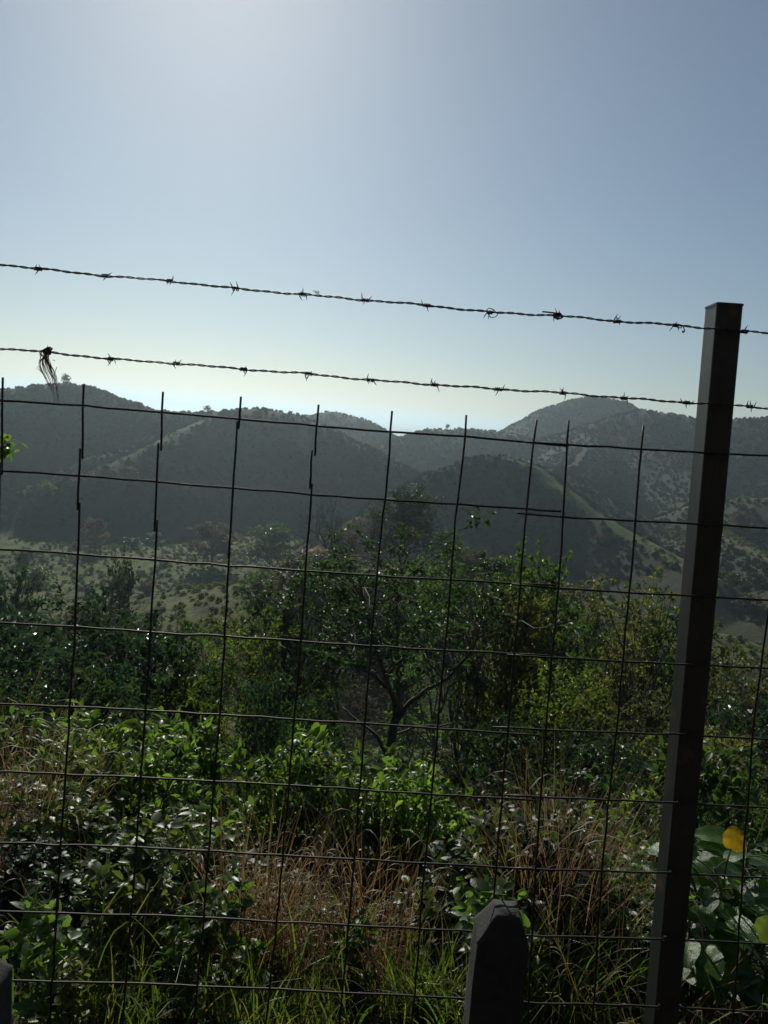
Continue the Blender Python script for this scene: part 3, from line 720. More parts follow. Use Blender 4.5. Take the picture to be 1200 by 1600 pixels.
# pale withered clump on the thicket
pw = MB(); r = np.random.default_rng(9)
p0 = at(496, 862, 82)
P = p0 + r.normal(0, 1, (160, 3)) * [.6, .4, .24]; Dd = r.normal(0, 1, (160, 3)); Ls = r.uniform(.25, .6, 160)
me = leaves_mesh('withered', P - p0, Dd, Ls, Ls * .4, .5, .2, r)
pst = MB(); pst.tube([(0, 0, hz(p0[0], p0[1]) - p0[2]), (.1, 0, -1.5), (0, 0, 0)], [.06, .04, .02], 5)
o = empty('withered_bush', p0); mesh_obj('foliage', me, M['straw'], o); mesh_obj('stem', pst.mesh('stem'), M['bark'], o)
tag(o, 'pale withered clump sticking out of the olive thicket below the bare branches', 'bush')

# leafy twig at the left edge, from a tree just outside the picture
def edge_twig():
    r = np.random.default_rng(2); d = 4.0
    a = at(-140, 760, d)
    o = empty('leafy_branch', a)
    tag(o, 'leafy branch tip reaching in at the left edge in front of the hill', 'branch')
    w = MB(); pts = np.array([at(-140, 760, d), at(-60, 725, d), at(-10, 705, d), at(20, 692, d)]) - a
    w.tube(pts, [.012, .008, .005, .002], 5)
    root = np.array([at(-140, 760, d), at(-230, 900, d), at(-260, 1150, d)]); root[-1][2] = hz(root[-1][0], root[-1][1]) - .1
    w.tube(root - a, [.012, .02, .03], 6)
    mesh_obj('stem', w.mesh('stem'), M['bark'], o)
    n = 60; t = r.uniform(.5, 1, n); P = np.stack([np.interp(t, [0, .33, .66, 1], pts[:, k]) for k in range(3)], 1) + r.normal(0, .018, (n, 3))
    D = r.normal(0, 1, (n, 3)); L = r.uniform(.03, .06, n)
    mesh_obj('foliage', leaves_mesh('foliage', P, D, L, L * .55, .8, .2, r, True), M['leaf_gloss'], o)
edge_twig()

# ---- grass
def grass(name, spots, mat, label, wmm=(3, 6), r=None, curl=.5, sway=.35, side=False):
    r = r or rng; V = []; n = 0
    SEG = 6
    for (px, d, hgt, cnt, spread) in spots:
        c = at(px, 1300, d)
        for k in range(cnt):
            x = c[0] + r.normal(0, spread); y = max(1.62, c[1] + r.normal(0, spread * .8)); z = hz_fast(x, y) - .02
            H = hgt * r.uniform(.45, 1.12); th = r.uniform(0, 6.28); ln = r.uniform(.02, sway) * H
            dx, dy = math.cos(th), math.sin(th); w = r.uniform(*wmm) * .001; cu = curl * r.uniform(.2, 1.2)
            sa = r.uniform(0, 6.28); sx, sy = math.cos(sa), math.sin(sa)
            for s in range(SEG + 1):
                t = s / SEG
                o_ = ln * t + cu * H * .45 * t ** 3; zz = H * (t - cu * .45 * t ** 3)
                ww = w * (1 - t ** 2.2) * .5 + .0003
                V.append((x + dx * o_ + sx * ww, y + dy * o_ + sy * ww, z + zz)); V.append((x + dx * o_ - sx * ww, y + dy * o_ - sy * ww, z + zz))
            n += 1
            if side and r.random() < .75:
                for q_ in range(2):
                    t0 = r.uniform(.25, .85); a0 = r.uniform(0, 6.28); ax, ay = math.cos(a0), math.sin(a0); Lb = H * r.uniform(.12, .32)
                    oo = ln * t0 + cu * H * .45 * t0 ** 3; bx, by, bz = x + dx * oo, y + dy * oo, z + H * (t0 - cu * .45 * t0 ** 3)
                    for s in range(SEG + 1):
                        t = s / SEG; ww = w * .7 * (1 - t ** 2) * .5 + .0003
                        ox, oz = Lb * (t - .15 * t * t), Lb * (.9 * t - 1.5 * t * t)
                        V.append((bx + ax * ox - ay * ww, by + ay * ox + ax * ww, bz + oz)); V.append((bx + ax * ox + ay * ww, by + ay * ox - ax * ww, bz + oz))
                    n += 1
    q = []
    b0 = np.arange(n)[:, None] * (2 * (SEG + 1))
    for s in range(SEG): q.append(b0 + np.array([[2 * s, 2 * s + 1, 2 * s + 3, 2 * s + 2]]))
    o = mesh_obj(name, np_mesh(name, V, np.concatenate(q), True), M[mat]); tag(o, label, kind='stuff'); return o
GXs = np.linspace(-12, 12, 241); GYs = np.linspace(0, 22, 221)
GG = height(*np.meshgrid(GXs, GYs))
def hz_fast(x, y):
    i = min(max((x + 12) / .1, 0), 239.9); j = min(max(y / .1, 0), 219.9); a, b = int(i), int(j); u, v = i - a, j - b
    return (GG[b, a] * (1 - u) + GG[b, a + 1] * u) * (1 - v) + (GG[b + 1, a] * (1 - u) + GG[b + 1, a + 1] * u) * v
r = np.random.default_rng(44)
sp = []
for k in range(120):
    d = 1.75 + 6.5 * r.random() ** 1.3
    px = r.uniform(-120, 1320)
    if fbm(np.array([px / 90.]), np.array([d * 1.3]), 2)[0] < -.12 or (px > 1040 and d < 2.6): continue
    sp.append((px, d, r.uniform(.2, .55), 20, .09 + .03 * d))
for px in (10, 45): sp.append((px, 2.8, 1.1, 85, .06)); sp.append((px, 4.4, 1.2, 50, .09))
for px in (840, 870, 900): sp.append((px, 2.2, .82, 120, .045)); sp.append((px, 3.0, .85, 80, .06))
for px in (420, 475, 560, 620, 390): sp.append((px, 2.15, .62, 85, .05))
for px in (250, 320): sp.append((px, 2.5, .5, 45, .06))
for px in (960, 1010): sp.append((px, 3.2, .7, 50, .10))
grass('dry_grass', sp, 'grass_dry', 'tall brown dry grass standing behind the fence', (1.5, 4.5), r, .4, .35, True)
sp = []
for k in range(60):
    d = 1.75 + 5.5 * r.random() ** 1.3
    px = r.uniform(-100, 1300)
    if fbm(np.array([px / 70. + 30]), np.array([d * 1.3]), 2)[0] < .0: continue
    sp.append((px, d, r.uniform(.25, .7), 24, .08 + .02 * d))
for px in (660, 690, 720): sp.append((px, 1.95, .30, 90, .04))
for px in (850, 890, 930): sp.append((px, 1.95, .5, 70, .05))
for px in (120, 190, 250): sp.append((px, 2.0, .4, 26, .05))
for px in (60, 150): sp.append((px, 5.6, 1.3, 50, .15))
for k in range(60): sp.append((r.uniform(-40, 1230), r.uniform(1.64, 1.95), r.uniform(.08, .3), 26, .05))
grass('green_grass', sp, 'grass_green', 'long green grass blades arching behind the fence', (3, 7), r, .7, .5)

nl = 9000; lx = r.uniform(-3.2, 3.2, nl); ly = 1.5 + 5 * r.random(nl) ** 1.6; lp = np.stack([lx, ly, height(lx, ly) + .012 + .02 * r.random(nl)], 1)
ld_ = r.normal(0, 1, (nl, 3)) * [1, 1, .25]; lL = r.uniform(.02, .07, nl)
o = mesh_obj('leaf_litter', leaves_mesh('leaf_litter', lp, ld_, lL, lL * .5, 1.4, .3, r), M['leaf_brown']); tag(o, 'brown fallen leaves matted on the ground behind the fence', kind='stuff')

# litter and dead stalks on the near slope
dm = MB()
for k in range(260):
    d = 1.8 + 7 * r.random(); px = r.uniform(-100, 1300); c = at(px, 1300, d); z = hz_fast(c[0], c[1])
    L_ = r.uniform(.25, .9); v = np.array([r.normal(0, .6), r.normal(0, .6), r.uniform(.2, 1.2)]); v /= np.linalg.norm(v)
    s_ = np.array([c[0], c[1], z + r.uniform(0, .1)]); dm.tube(bent(s_, s_ + v * L_, 5, .07, r), np.linspace(.0022, .0008, 5), 4, False)
tag(mesh_obj('dead_stalks', dm.mesh('dead_stalks'), M['bark_pale']), 'tangle of dead pale stalks and twigs in the undergrowth', kind='stuff')

# ---- broad-leaved plant in the lower right corner
def big_leaf_mesh(L, W, r, wav=.05):
    nu, nv = 10, 6; V = []
    ph = r.uniform(0, 6.28)
    for i in range(nu + 1):
        t = i / nu; w = W * .5 * (max(0, math.sin(math.pi * (t * .95 + .05) ** .85)) ** .55 if t < 1 else 0.12)
        for j in range(-nv // 2, nv // 2 + 1):
            s = j / (nv / 2)
            z = .22 * abs(s) * w - .30 * L * t * t + wav * L * .35 * math.sin(t * 16 + ph + abs(s) * 2.5) * abs(s)
            V.append((s * w, t * L - abs(s) * .06 * L * (1 - t), z))
    F = [(i * (nv + 1) + j, i * (nv + 1) + j + 1, (i + 1) * (nv + 1) + j + 1, (i + 1) * (nv + 1) + j) for i in range(nu) for j in range(nv)]
    me = bpy.data.meshes.new('leaf'); me.from_pydata(V, [], F); me.shade_smooth(); return me

def broad_plant(name, px, d, top, n, label, seed, Lr=(.09, .17), spread=.22):
    r = np.random.default_rng(seed)
    base = at(px, top, d); gz = hz(base[0], base[1]); H = base[2] - gz
    o = empty(name, (base[0], base[1], gz)); tag(o, label, 'plant')
    st = MB(); stems = []
    for s in range(7):
        a = r.uniform(0, 6.28); e = np.array([math.cos(a) * spread * r.uniform(.3, 1), math.sin(a) * spread * r.uniform(.2, .8), H * r.uniform(.8, 1.0)])
        p = bent((0, 0, -.1), e, 8, .02, r); st.tube(p, np.linspace(.008, .003, 8), 6); stems.append(p)
    ms = [big_leaf_mesh(1, r.uniform(.62, .85), r) for _ in range(6)]
    for m_ in ms: m_.materials.append(M['leaf_big'])
    for k in range(n):
        p = stems[r.integers(7)]; t = r.uniform(.25, 1) ** .7 * 6.99; i = int(t); c = p[i] + (p[i + 1] - p[i]) * (t - i)
        a = r.uniform(0, 6.28); L_ = r.uniform(*Lr)
        d_ = np.array([math.cos(a), math.sin(a), r.uniform(-.15, .5)]); d_ /= np.linalg.norm(d_)
        b0 = c + d_ * r.uniform(.03, .07); st.tube([c, (c + b0) / 2 + [0, 0, .006], b0], .0018, 4, False)
        l = mesh_obj('leaf', ms[r.integers(6)], None, o)
        N = Vector((r.normal(-.2, .42), r.normal(.03, .42), 1)).normalized(); y = Vector(d_); x = y.cross(N).normalized(); z = x.cross(y)
        l.matrix_local = Matrix(((x.x, y.x, z.x, b0[0]), (x.y, y.y, z.y, b0[1]), (x.z, y.z, z.z, b0[2]), (0, 0, 0, 1))) @ Matrix.Scale(L_, 4)
    mesh_obj('stem', st.mesh('stem'), M['bark'], o)
    return o
bp = broad_plant('broad_leaved_plant', 1140, 2.15, 1312, 130, 'broad-leaved plant with shining leaves in the lower right corner', 3, (.04, .11), .25)
broad_plant('broad_leaved_plant', 1235, 2.3, 1400, 50, 'broad-leaved plant cut by the right edge of the picture', 8, (.06, .13))
def face_leaf(px, py, d, L, W, roll, label, mat='leaf_gold'):
    c = at(px, py, d); me = big_leaf_mesh(L, W, np.random.default_rng(int(px)), .12); me.materials.append(M[mat])
    l = mesh_obj('leaf', me, None, bp); l['label'] = label
    y = Vector((math.sin(roll), .25, math.cos(roll))).normalized(); N = Vector((.1, -1, .45)).normalized(); x = y.cross(N).normalized(); z = x.cross(y)
    c = Vector(c) - bp.location
    l.matrix_local = Matrix(((x.x, y.x, z.x, c.x), (x.y, y.y, z.y, c.y), (x.z, y.z, z.z, c.z), (0, 0, 0, 1)))
    w = MB(); a = np.array(c); w.tube([a, a + [.0, .01, -.05], a + [.01, .03, -.12]], .002, 4)
    s = mesh_obj('leaf_stalk', w.mesh('leaf_stalk'), M['bark'], bp)
face_leaf(1142, 1326, 2.05, .056, .066, .35, 'round golden yellow leaf')
face_leaf(1183, 1462, 2.0, .06, .06, .9, 'yellow green leaf at the picture edge', 'leaf_bright')

# ------------------------------------------------------------------ fence
ca = np.array([0.99540727, 0.07615281, 0.0580097]); cb = -np.array([0.08421741, -0.99334007, -0.07863166])
ct = np.array([-591.931734 / FPX, -180.77627 / FPX, 1.0])
SC = .15 / 0.10468795
def c2w(v): return Rt * v[0] - Up * v[1] + Fw * v[2]
FU = c2w(ca / np.linalg.norm(ca)); FV = c2w(cb); FV = FV - FU * (FU @ FV); FV /= np.linalg.norm(FV)
FN = np.cross(FU, FV); FN = FN * (-1 if FN[1] > 0 else 1)      # towards the road
FP = CAM + c2w(ct) * SC
def fp(px, py, off=0.0):                 # point of the fence plane, off metres in front of it
    r = ray(px, py); k = ((FP + FN * off - CAM) @ FN) / (r @ FN); return CAM + r * k

def wire_obj(name, pts, rad_, parent, off, sides=7, wob=.0006):
    P = np.array([fp(x, y, off) for x, y in pts]); o0 = np.array(parent.location)
    seg = np.concatenate([[0], np.cumsum(np.linalg.norm(np.diff(P, axis=0), axis=1))]); n = max(4, int(seg[-1] / .04))
    t = np.linspace(0, seg[-1], n); Q = np.stack([np.interp(t, seg, P[:, k]) for k in range(3)], 1)
    Q[1:-1] = (Q[:-2] + Q[1:-1] * 2 + Q[2:]) / 4
    Q += np.random.default_rng(int(pts[0][0] + pts[0][1])).normal(0, wob, Q.shape)
    m_ = MB(); m_.tube(Q - o0, rad_, sides); return mesh_obj(name, m_.mesh(name), M['wire'], parent)

rows1 = [
 [(-180, 611), (0, 625), (130, 634), (254, 644), (375, 655), (494, 665), (611, 675), (727, 682), (837, 692), (889, 697)],
 [(-180, 724), (0, 736), (120, 743), (243, 753), (364, 763), (484, 772), (602, 781), (714, 787), (825, 796), (876, 799)],
 [(-180, 848), (0, 858), (120, 866), (241, 875), (357, 884), (476, 892), (588, 900), (705, 906), (813, 912), (869, 915)],
 [(-180, 964), (0, 973), (117, 979), (235, 988), (352, 994), (470, 1002), (580, 1010), (690, 1016), (807, 1022), (857, 1025)],
 [(-180, 1092), (0, 1100), (108, 1104), (228, 1110), (343, 1117), (460, 1124), (570, 1131), (684, 1138), (793, 1146), (842, 1149)],
 [(-180, 1199), (0, 1206), (102, 1210), (222, 1215), (335, 1221), (450, 1227), (562, 1234), (674, 1241), (790, 1248), (836, 1251)],
 [(-180, 1312), (0, 1317), (95, 1320), (213, 1324), (327, 1330), (440, 1337), (552, 1342), (664, 1349), (775, 1355), (832, 1359)],
 [(-180, 1420), (0, 1424), (88, 1427), (205, 1430), (318, 1434), (433, 1440), (545, 1446), (655, 1451), (740, 1456), (815, 1461)],
 [(-180, 1529), (20, 1532), (82, 1534), (197, 1537), (308, 1540), (420, 1546), (533, 1551), (645, 1556), (740, 1561), (810, 1565)]]
rows2 = [
 [(820, 690), (888, 695), (1003, 702), (1100, 707), (1200, 712), (1420, 722)],
 [(808, 802), (880, 808), (993, 814), (1088, 819), (1200, 825), (1420, 836)],
 [(800, 913), (873, 919), (983, 926), (1078, 931), (1200, 938), (1420, 949)],
 [(792, 1023), (865, 1028), (973, 1034), (1068, 1038), (1195, 1044), (1420, 1053)],
 [(770, 1136), (850, 1140), (963, 1144), (1060, 1148), (1175, 1154), (1420, 1164)],
 [(790, 1243), (845, 1245), (952, 1250), (1048, 1254), (1170, 1261), (1420, 1271)],
 [(796, 1356), (835, 1358), (942, 1361), (1040, 1364), (1200, 1372), (1420, 1382)],
 [(790, 1459), (830, 1462), (937, 1465), (1030, 1467), (1200, 1475), (1420, 1484)],
 [(780, 1564), (827, 1567), (930, 1570), (1024, 1573), (1200, 1581), (1420, 1590)]]
cols1 = [
 [[(4, 590), (3, 742)], [(1, 722), (-2, 800), (-30, 1560)]], [[(130, 600), (129, 718)], [(125, 700), (121, 796)], [(125, 785), (117, 979), (95, 1320), (78, 1600)]],
 [[(255, 612), (251, 704)], [(248, 691), (241, 830)], [(246, 812), (235, 988), (213, 1324), (191, 1610)]],
 [[(376, 620), (373, 670)], [(371, 658), (357, 870)], [(360, 848), (343, 1117), (318, 1434), (302, 1610)]],
 [[(497, 632), (492, 712)], [(488, 703), (484, 764)], [(487, 755), (470, 1002), (433, 1440), (414, 1610)]],
 [[(613, 642), (602, 781), (588, 900), (562, 1235), (545, 1446), (529, 1610)]],
 [[(729, 649), (727, 682), (714, 787), (705, 906), (684, 1138), (664, 1349), (643, 1610)]],
 [[(839, 657), (834, 693), (822, 800), (813, 912), (793, 1144), (775, 1355), (757, 1610)]],
 [[(-110, 580), (-130, 800), (-165, 1560)]]]
cols2 = [
 [[(889, 657), (886, 695), (880, 808), (873, 919), (862, 1025), (845, 1245), (834, 1400), (824, 1610)]],
 [[(1005, 665), (1002, 703), (993, 814), (983, 927), (963, 1144), (940, 1361), (925, 1610)]],
 [[(1222, 676), (1212, 830), (1200, 965), (1186, 1060), (1175, 1155), (1160, 1370), (1144, 1610)]],
 [[(1330, 684), (1318, 840), (1290, 1155), (1255, 1610)]]]
for rows, cols, off, lab in ((rows1, cols1, 0.0, 'welded square wire mesh panel filling the left and middle of the view'),
                             (rows2, cols2, .006, 'welded square wire mesh panel fixed across the steel post on the right')):
    c = np.array(fp(*rows[-1][0])); c[2] = 0
    o = empty('wire_mesh_panel', c); tag(o, lab, 'wire mesh', 'wire mesh panels of the fence')
    for rw in rows:
        wire_obj('horizontal_wire', rw, .0022, o, off)
    for k, cl in enumerate(cols):
        for si, sg in enumerate(cl):
            wire_obj('vertical_wire', sg, .0022, o, off + .0048 + (.0045 if si % 2 else 0))

# barbed strands
W1 = [(-200, 396), (0, 413), (60, 420), (165, 431), (265, 439), (368, 451), (473, 460), (571, 469), (667, 477), (765, 488), (870, 493), (965, 502), (1055, 508), (1110, 513), (1163, 518), (1200, 520), (1420, 537)]
W2 = [(-200, 528), (0, 545), (72, 550), (173, 561), (276, 568), (380, 577), (482, 584), (579, 594), (678, 601), (779, 608), (880, 614), (975, 622), (1073, 629), (1172, 635), (1200, 638), (1420, 654)]
B1 = [(60, 420), (165, 431), (265, 439), (368, 451), (473, 460), (571, 469), (667, 477), (765, 488), (870, 493), (965, 502), (1055, 508), (1163, 518)]
B2 = [(72, 550), (173, 561), (276, 568), (380, 577), (482, 584), (579, 594), (678, 601), (779, 608), (880, 614), (975, 622), (1073, 629), (1172, 635)]
for W_, B_, lab, sd_ in ((W1, B1, 'upper strand of twisted barbed wire crossing the sky', 5), (W2, B2, 'lower strand of twisted barbed wire just above the hilltops', 6)):
    r = np.random.default_rng(sd_)
    o = empty('barbed_wire', fp(*W_[0])); tag(o, lab, 'barbed wire', 'barbed wire strands above the mesh'); o0 = np.array(o.location)
    P = np.array([fp(x, y, .009) for x, y in W_]); seg = np.concatenate([[0], np.cumsum(np.linalg.norm(np.diff(P, axis=0), axis=1))])
    n = int(seg[-1] / .0032); t = np.linspace(0, seg[-1], n); Q = np.stack([np.interp(t, seg, P[:, k]) for k in range(3)], 1)
    ker = np.ones(15) / 15
    Qs = np.stack([np.convolve(np.pad(Q[:, k], 7, 'edge'), ker, 'valid') for k in range(3)], 1)
    Qs += FV * (.0008 * np.sin(t * 37 + sd_) + .0006 * np.sin(t * 91))[:, None]
    tw = MB()
    ph = t / .040 * 2 * math.pi
    for s in (0, math.pi):
        H = Qs + 0.0013 * (np.cos(ph + s)[:, None] * FV + np.sin(ph + s)[:, None] * FN)
        tw.tube(H - o0, .0012, 6)
    mesh_obj('twisted_strand', tw.mesh('twisted_strand'), M['wire'], o)
    for (x, y) in B_:
        c = fp(x, y, .009); ax = unit(fp(x + 20, y + 1.7, .009) - c); b = MB()
        for w_ in (-1, 1):                       # two wires, each wound twice with both ends sticking out
            off0 = w_ * r.uniform(.002, .004); th0 = r.uniform(0, 6.28)
            th = np.linspace(0, 4 * math.pi, 26)
            co = c + ax * off0 + np.outer(th / (4 * math.pi) - .5, ax) * .0065 + .0032 * (np.outer(np.cos(th + th0), FV) + np.outer(np.sin(th + th0), FN))
            b.tube(co - o0, .00115, 5)
            for e, sg in ((0, -1), (-1, 1)):
                ang = th0 + (0 if e == 0 else 4 * math.pi)
                dv = (-math.sin(ang) * FV + math.cos(ang) * FN) * sg
                if abs(dv @ FV) < .45: dv = dv + FV * r.choice([-1, 1]) * .9
                dv = unit(dv + ax * r.uniform(-.5, .5)); e0 = co[e]
                b.tube(np.array([e0, e0 + dv * .005, e0 + dv * r.uniform(.011, .016)]) - o0, [.00115, .0011, .0003], 5)
        mesh_obj('barb', b.mesh('barb'), M['wire'], o)

# bits caught on the strands
def scrap(name, px, py, lines, rad_, label, cat, mat='wire'):
    c = fp(px, py, .012); o_ = MB()
    for ln in lines:
        P = np.array([fp(x, y, .012 + .003 * k % .006) for k, (x, y) in enumerate(ln)]); 
        t = np.linspace(0, len(P) - 1, 5 * len(P)); Q = np.stack([np.interp(t, range(len(P)), P[:, k]) for k in range(3)], 1)
        Q[1:-1] = (Q[:-2] + Q[1:-1] + Q[2:]) / 3
        o_.tube(Q - c, rad_, 5)
    o = mesh_obj(name, o_.mesh(name), M[mat]); o.location = c; tag(o, label, cat)
scrap('wire_tie', 872, 490, [[(847, 487), (858, 488), (872, 490), (879, 494), (876, 498), (866, 497), (864, 491), (875, 489), (880, 496), (870, 499)]], .0016, 'heavier twist of tie wire wound on the upper strand near the post', 'tie wire')
scrap('wire_tie', 772, 490, [[(757, 487), (764, 481), (772, 484), (778, 492), (774, 495), (768, 497), (762, 491), (776, 488)]], .0009, 'loose loop of tie wire hanging under the upper strand left of the heavier twist', 'tie wire')
scrap('grass_snippet', 493, 457, [[(489, 454), (496, 459), (499, 455), (492, 455), (499, 460)]], .0006, 'tiny bent straw standing on the upper strand', 'straw', 'straw')
scrap('vine_curl', 1064, 512, [[(1056, 510), (1063, 513), (1067, 509), (1069, 514), (1070, 518), (1067, 520), (1066, 517), (1069, 518)], [(958, 502), (959, 505), (963, 504)]], .0010, 'small dried curl hanging below the upper strand next to the post', 'dried tendril', 'bark')

# dry grass wisp tied on the lower strand
def wisp():
    r = np.random.default_rng(21); c = fp(72, 549, .012); o = empty('dry_grass_wisp', c)
    tag(o, 'wisp of dry grass knotted on the lower barbed strand and hanging down at left', 'dry grass')
    b = MB()
    for k in range(30):
        x0 = 72 + r.normal(0, 4); w = r.uniform(-1, 1); e = r.uniform(.35, 1.0) ** .7
        pts = [(x0, 549 + r.normal(0, 2)), (69 + 9 * w, 563 + 3 * abs(w)), (73 + 10 * w, 578), (80 + 9 * w, 592), (85 + 6 * w, 608), (89 + 5 * w, 632)]
        m_ = max(3, int(round(e * 6))); pts = [(x + r.normal(0, 1.1), y + r.normal(0, 1)) for x, y in pts[:m_]]
        P = np.array([fp(x, y, .012 + r.normal(0, .004)) for x, y in pts]); t = np.linspace(0, len(P) - 1, 4 * len(P))
        Q = np.stack([np.interp(t, range(len(P)), P[:, q_]) for q_ in range(3)], 1); Q[1:-1] = (Q[:-2] + Q[1:-1] + Q[2:]) / 3
        b.tube(Q - c, np.linspace(r.uniform(.0005, .0011), .0003, len(Q)), 4)
    for ln in ([(64, 570), (57, 575), (67, 583)], [(85, 587), (87, 578), (89, 573)], [(82, 562), (86, 564)]):
        b.tube(np.array([fp(x, y, .014) for x, y in ln]) - c, .0006, 4)
    mesh_obj('strands', b.mesh('strands'), M['straw'], o)
    kn = MB()
    for k in range(7):
        th = np.linspace(0, 2 * math.pi * 1.2, 18); a = r.uniform(0, 3); R0 = r.uniform(.004, .0075)
        cc = fp(76 + r.normal(0, 2.5), 548 + r.normal(0, 1.5), .012)
        v1 = unit(FV * math.cos(a) + FN * math.sin(a)); v2 = unit(FU + FV * r.normal(0, .6))
        kn.tube(cc + R0 * (np.outer(np.cos(th), v1) + np.outer(np.sin(th), v2)) - c, .0011, 5)
    mesh_obj('knot', kn.mesh('knot'), M['bark'], o)
wisp()

# square steel post behind the wires
def steel_post():
    TL = fp(1121, 474, -.004); TR = fp(1162, 474, -.004)
    b1 = fp(1022, 1600, -.004)
    dn = unit(b1 - TL); side = unit(TR - TL - dn * ((TR - TL) @ dn)); w = (TR - TL) @ side
    back = np.cross(side, dn); back *= np.sign(back @ -FN); dep = .052; Lh = (TL[2] + .5) / -dn[2]
    o = empty('steel_post', TL + dn * (TL[2] / -dn[2])); tag(o, 'square steel fence post standing taller than the mesh on the right', 'post'); c = np.array(o.location)
    m_ = MB(); ch = .003; ring = []
    cs = [(0, 0), (w, 0), (w, dep), (0, dep)]
    prof = []
    for k, (u, v) in enumerate(cs):
        for a in range(3):
            an = math.pi * (1 + k / 2) + a * math.pi / 4
            prof.append((u + (ch if u == 0 else -ch) + ch * math.cos(an), v + (ch if v == 0 else -ch) + ch * math.sin(an)))
    n = len(prof); V = []
    for h in (0, Lh):
        for u, v in prof: V.append(TL + side * u + back * v + dn * h)
    F = [(i, (i + 1) % n, n + (i + 1) % n, n + i) for i in range(n)] + [tuple(range(n, 2 * n))]
    m_.add(np.array(V) - c, F); mesh_obj('tube', m_.mesh('tube', False), M['steel'], o)
    cp = MB(); V = []                                        # welded cap plate, a hair wider than the tube, slightly domed
    for h, g_ in ((.0015, .0012), (-.0025, .0012), (-.0035, -.002)):
        for u, v in prof: V.append(TL + side * (w / 2 + (u - w / 2) * (1 + g_ / (w / 2))) + back * (dep / 2 + (v - dep / 2) * (1 + g_ / (dep / 2))) + dn * h)
    F = [(i, (i + 1) % n, n + (i + 1) % n, n + i) for i in range(n)] + [(n + i, n + (i + 1) % n, 2 * n + (i + 1) % n, 2 * n + i) for i in range(n)] + [tuple(range(2 * n, 3 * n))]
    cp.add(np.array(V) - c, F); mesh_obj('cap', cp.mesh('cap', False), M['steel'], o)
    ti = MB()
    for (x, y) in ((1140, 516), (1125, 632), (1118, 709), (1104, 821), (1092, 934), (1083, 1040), (1072, 1150), (1061, 1257), (1048, 1366), (1040, 1468), (1032, 1575)):
        q0 = fp(x, y, .013); th = np.linspace(0, 4.5 * math.pi, 24)
        ti.tube(q0 + .005 * (np.outer(np.cos(th), FV) + .8 * np.outer(np.sin(th), FN)) + np.outer(th / 14 - .5, FU) * .008 - FN * .003 - c, .0009, 4)
    mesh_obj('tie_wires', ti.mesh('tie_wires'), M['wire'], o)
steel_post()

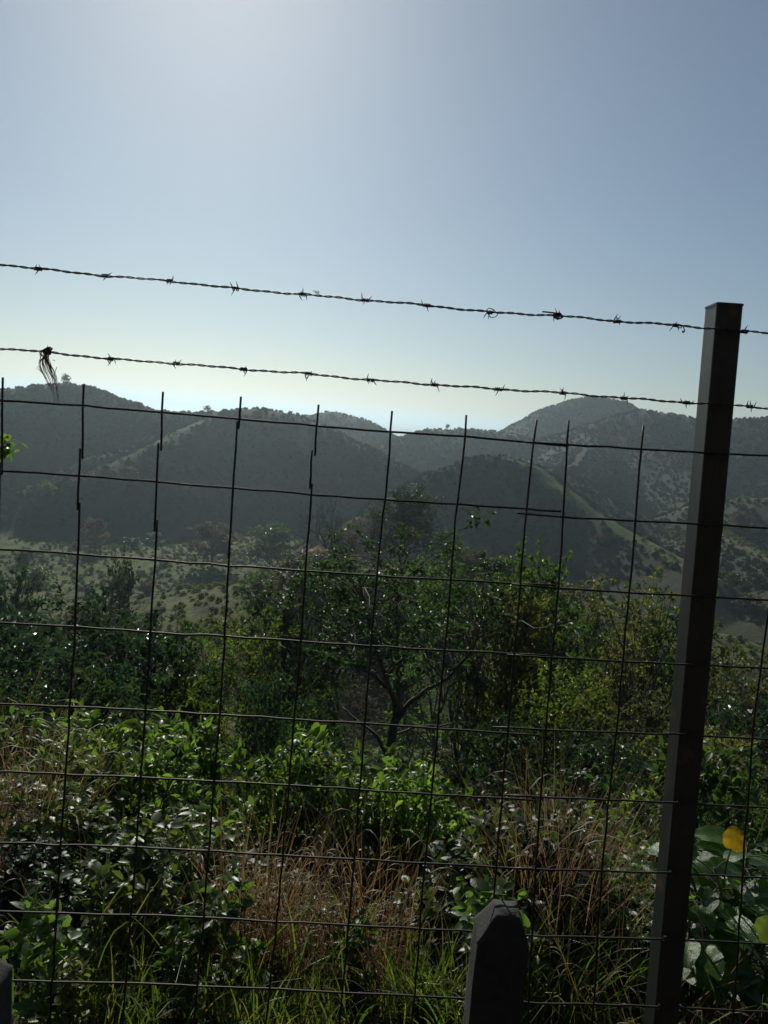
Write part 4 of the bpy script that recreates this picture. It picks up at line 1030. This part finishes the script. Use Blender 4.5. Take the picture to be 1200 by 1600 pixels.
# short concrete posts with bevelled heads, in front of the mesh
def concrete_post(px0, px1, pxt0, pxt1, ytop, ysh, label, seed, depth=.075, off=.03, yb=1600, pxb0=None, pxb1=None):
    r = np.random.default_rng(seed); rd = off + depth
    y_ = fp((px0 + px1) / 2, ysh, rd)[1]
    def vp(x, y): q = ray(x, y); return CAM + q * (y_ / q[1])
    a = vp(px0, ysh); b = vp(px1, ysh + 20)
    yk = y_ + depth - .012; q0 = ray(pxt0, ytop); q1 = ray(pxt1, ytop + 3); t0 = CAM + q0 * (yk / q0[1]); t1 = CAM + q1 * (yk / q1[1])
    zt = (t0[2] + t1[2]) / 2; x0, x1 = a[0], b[0]; xt0, xt1 = t0[0], t1[0]; y0 = a[1]
    zs0, zs1 = a[2], b[2]
    o_ = bpy.data.objects.new('concrete_post', None)
    import bmesh
    bm = bmesh.new()
    NX, NY = 8, 8
    def sec(z, xa, xb, ya, yb_):
        L = []
        for k in range(NX): L.append((xa + (xb - xa) * k / NX, ya, z))
        for k in range(NY): L.append((xb, ya + (yb_ - ya) * k / NY, z))
        for k in range(NX): L.append((xb - (xb - xa) * k / NX, yb_, z))
        for k in range(NY): L.append((xa, yb_ - (yb_ - ya) * k / NY, z))
        return L
    zsh = (zs0 + zs1) / 2; lv = [(-.35, x0, x1, 0)] + [(z, x0 + .0015 * r.normal(), x1 + .0015 * r.normal(), 0) for z in np.linspace(0, zsh - .01, 14)]
    for t in np.linspace(0, 1, 7): lv.append((zsh + (zt - zsh) * t, x0 + (xt0 - x0) * t, x1 + (xt1 - x1) * t, t * .012))
    rings = []
    for z, xa, xb, ins in lv:
        rings.append([bm.verts.new((x, y, zz + (x - x0) / (x1 - x0) * 0)) for x, y, zz in sec(z, xa, xb, y0 + ins, y0 + depth - ins)])
    n = len(rings[0])
    for A, B in zip(rings[:-1], rings[1:]):
        for k in range(n): bm.faces.new((A[k], A[(k + 1) % n], B[(k + 1) % n], B[k]))
    bm.faces.new(rings[-1]); bm.faces.new(rings[0][::-1])
    bmesh.ops.bevel(bm, geom=[e for e in bm.edges if e.calc_face_angle(0) > .6], offset=.006, segments=2, affect='EDGES')
    for v in bm.verts:
        v.co.x += .0006 * math.sin(v.co.z * 70 + v.co.y * 60 + seed) + r.normal(0, .0004)
        v.co.z += .0012 * math.sin(v.co.x * 160 + v.co.y * 70)
    c = Vector(((x0 + x1) / 2, y0 + depth / 2, 0))
    for v in bm.verts: v.co -= c
    me = bpy.data.meshes.new('concrete_post'); bm.to_mesh(me); bm.free(); me.shade_smooth()
    o = mesh_obj('concrete_post', me, M['concrete']); o.location = c
    tag(o, label, 'post', 'short concrete posts along the fence foot')
    # follow the lean of the photographed post (its foot stands left of its head in the rolled view only)
    return o
concrete_post(746, 826, 771, 806, 1405, 1468, 'short dark concrete post with a tapered head left of the steel post', 3)
concrete_post(-92, -10, -68, -38, 1478, 1540, 'short concrete post at the bottom left corner beside the mesh wires', 4)

label_groups()

# ------------------------------------------------------------------ haze
m = bpy.data.materials.new('haze'); m.use_nodes = True; nt = m.node_tree
nt.nodes.remove(nt.nodes['Principled BSDF'])
pv = nt.nodes.new('ShaderNodeVolumePrincipled')
pv.inputs['Color'].default_value = (.70, .88, 1.0, 1); pv.inputs['Density'].default_value = .00034; pv.inputs['Anisotropy'].default_value = .6
nt.links.new(pv.outputs[0], nt.nodes['Material Output'].inputs['Volume'])
hb = MB(); x_, y0_, y1_, z0_, z1_ = 46000, -46000, 46000, -77, 60
hb.add([(-x_, y0_, z0_), (x_, y0_, z0_), (x_, y1_, z0_), (-x_, y1_, z0_), (-x_, y0_, z1_), (x_, y0_, z1_), (x_, y1_, z1_), (-x_, y1_, z1_)],
       [(3, 2, 1, 0), (4, 5, 6, 7), (0, 1, 5, 4), (1, 2, 6, 5), (2, 3, 7, 6), (3, 0, 4, 7)])
tag(mesh_obj('haze', hb.mesh('haze', False), m), 'thin bluish haze in the air over the valley', kind='stuff')
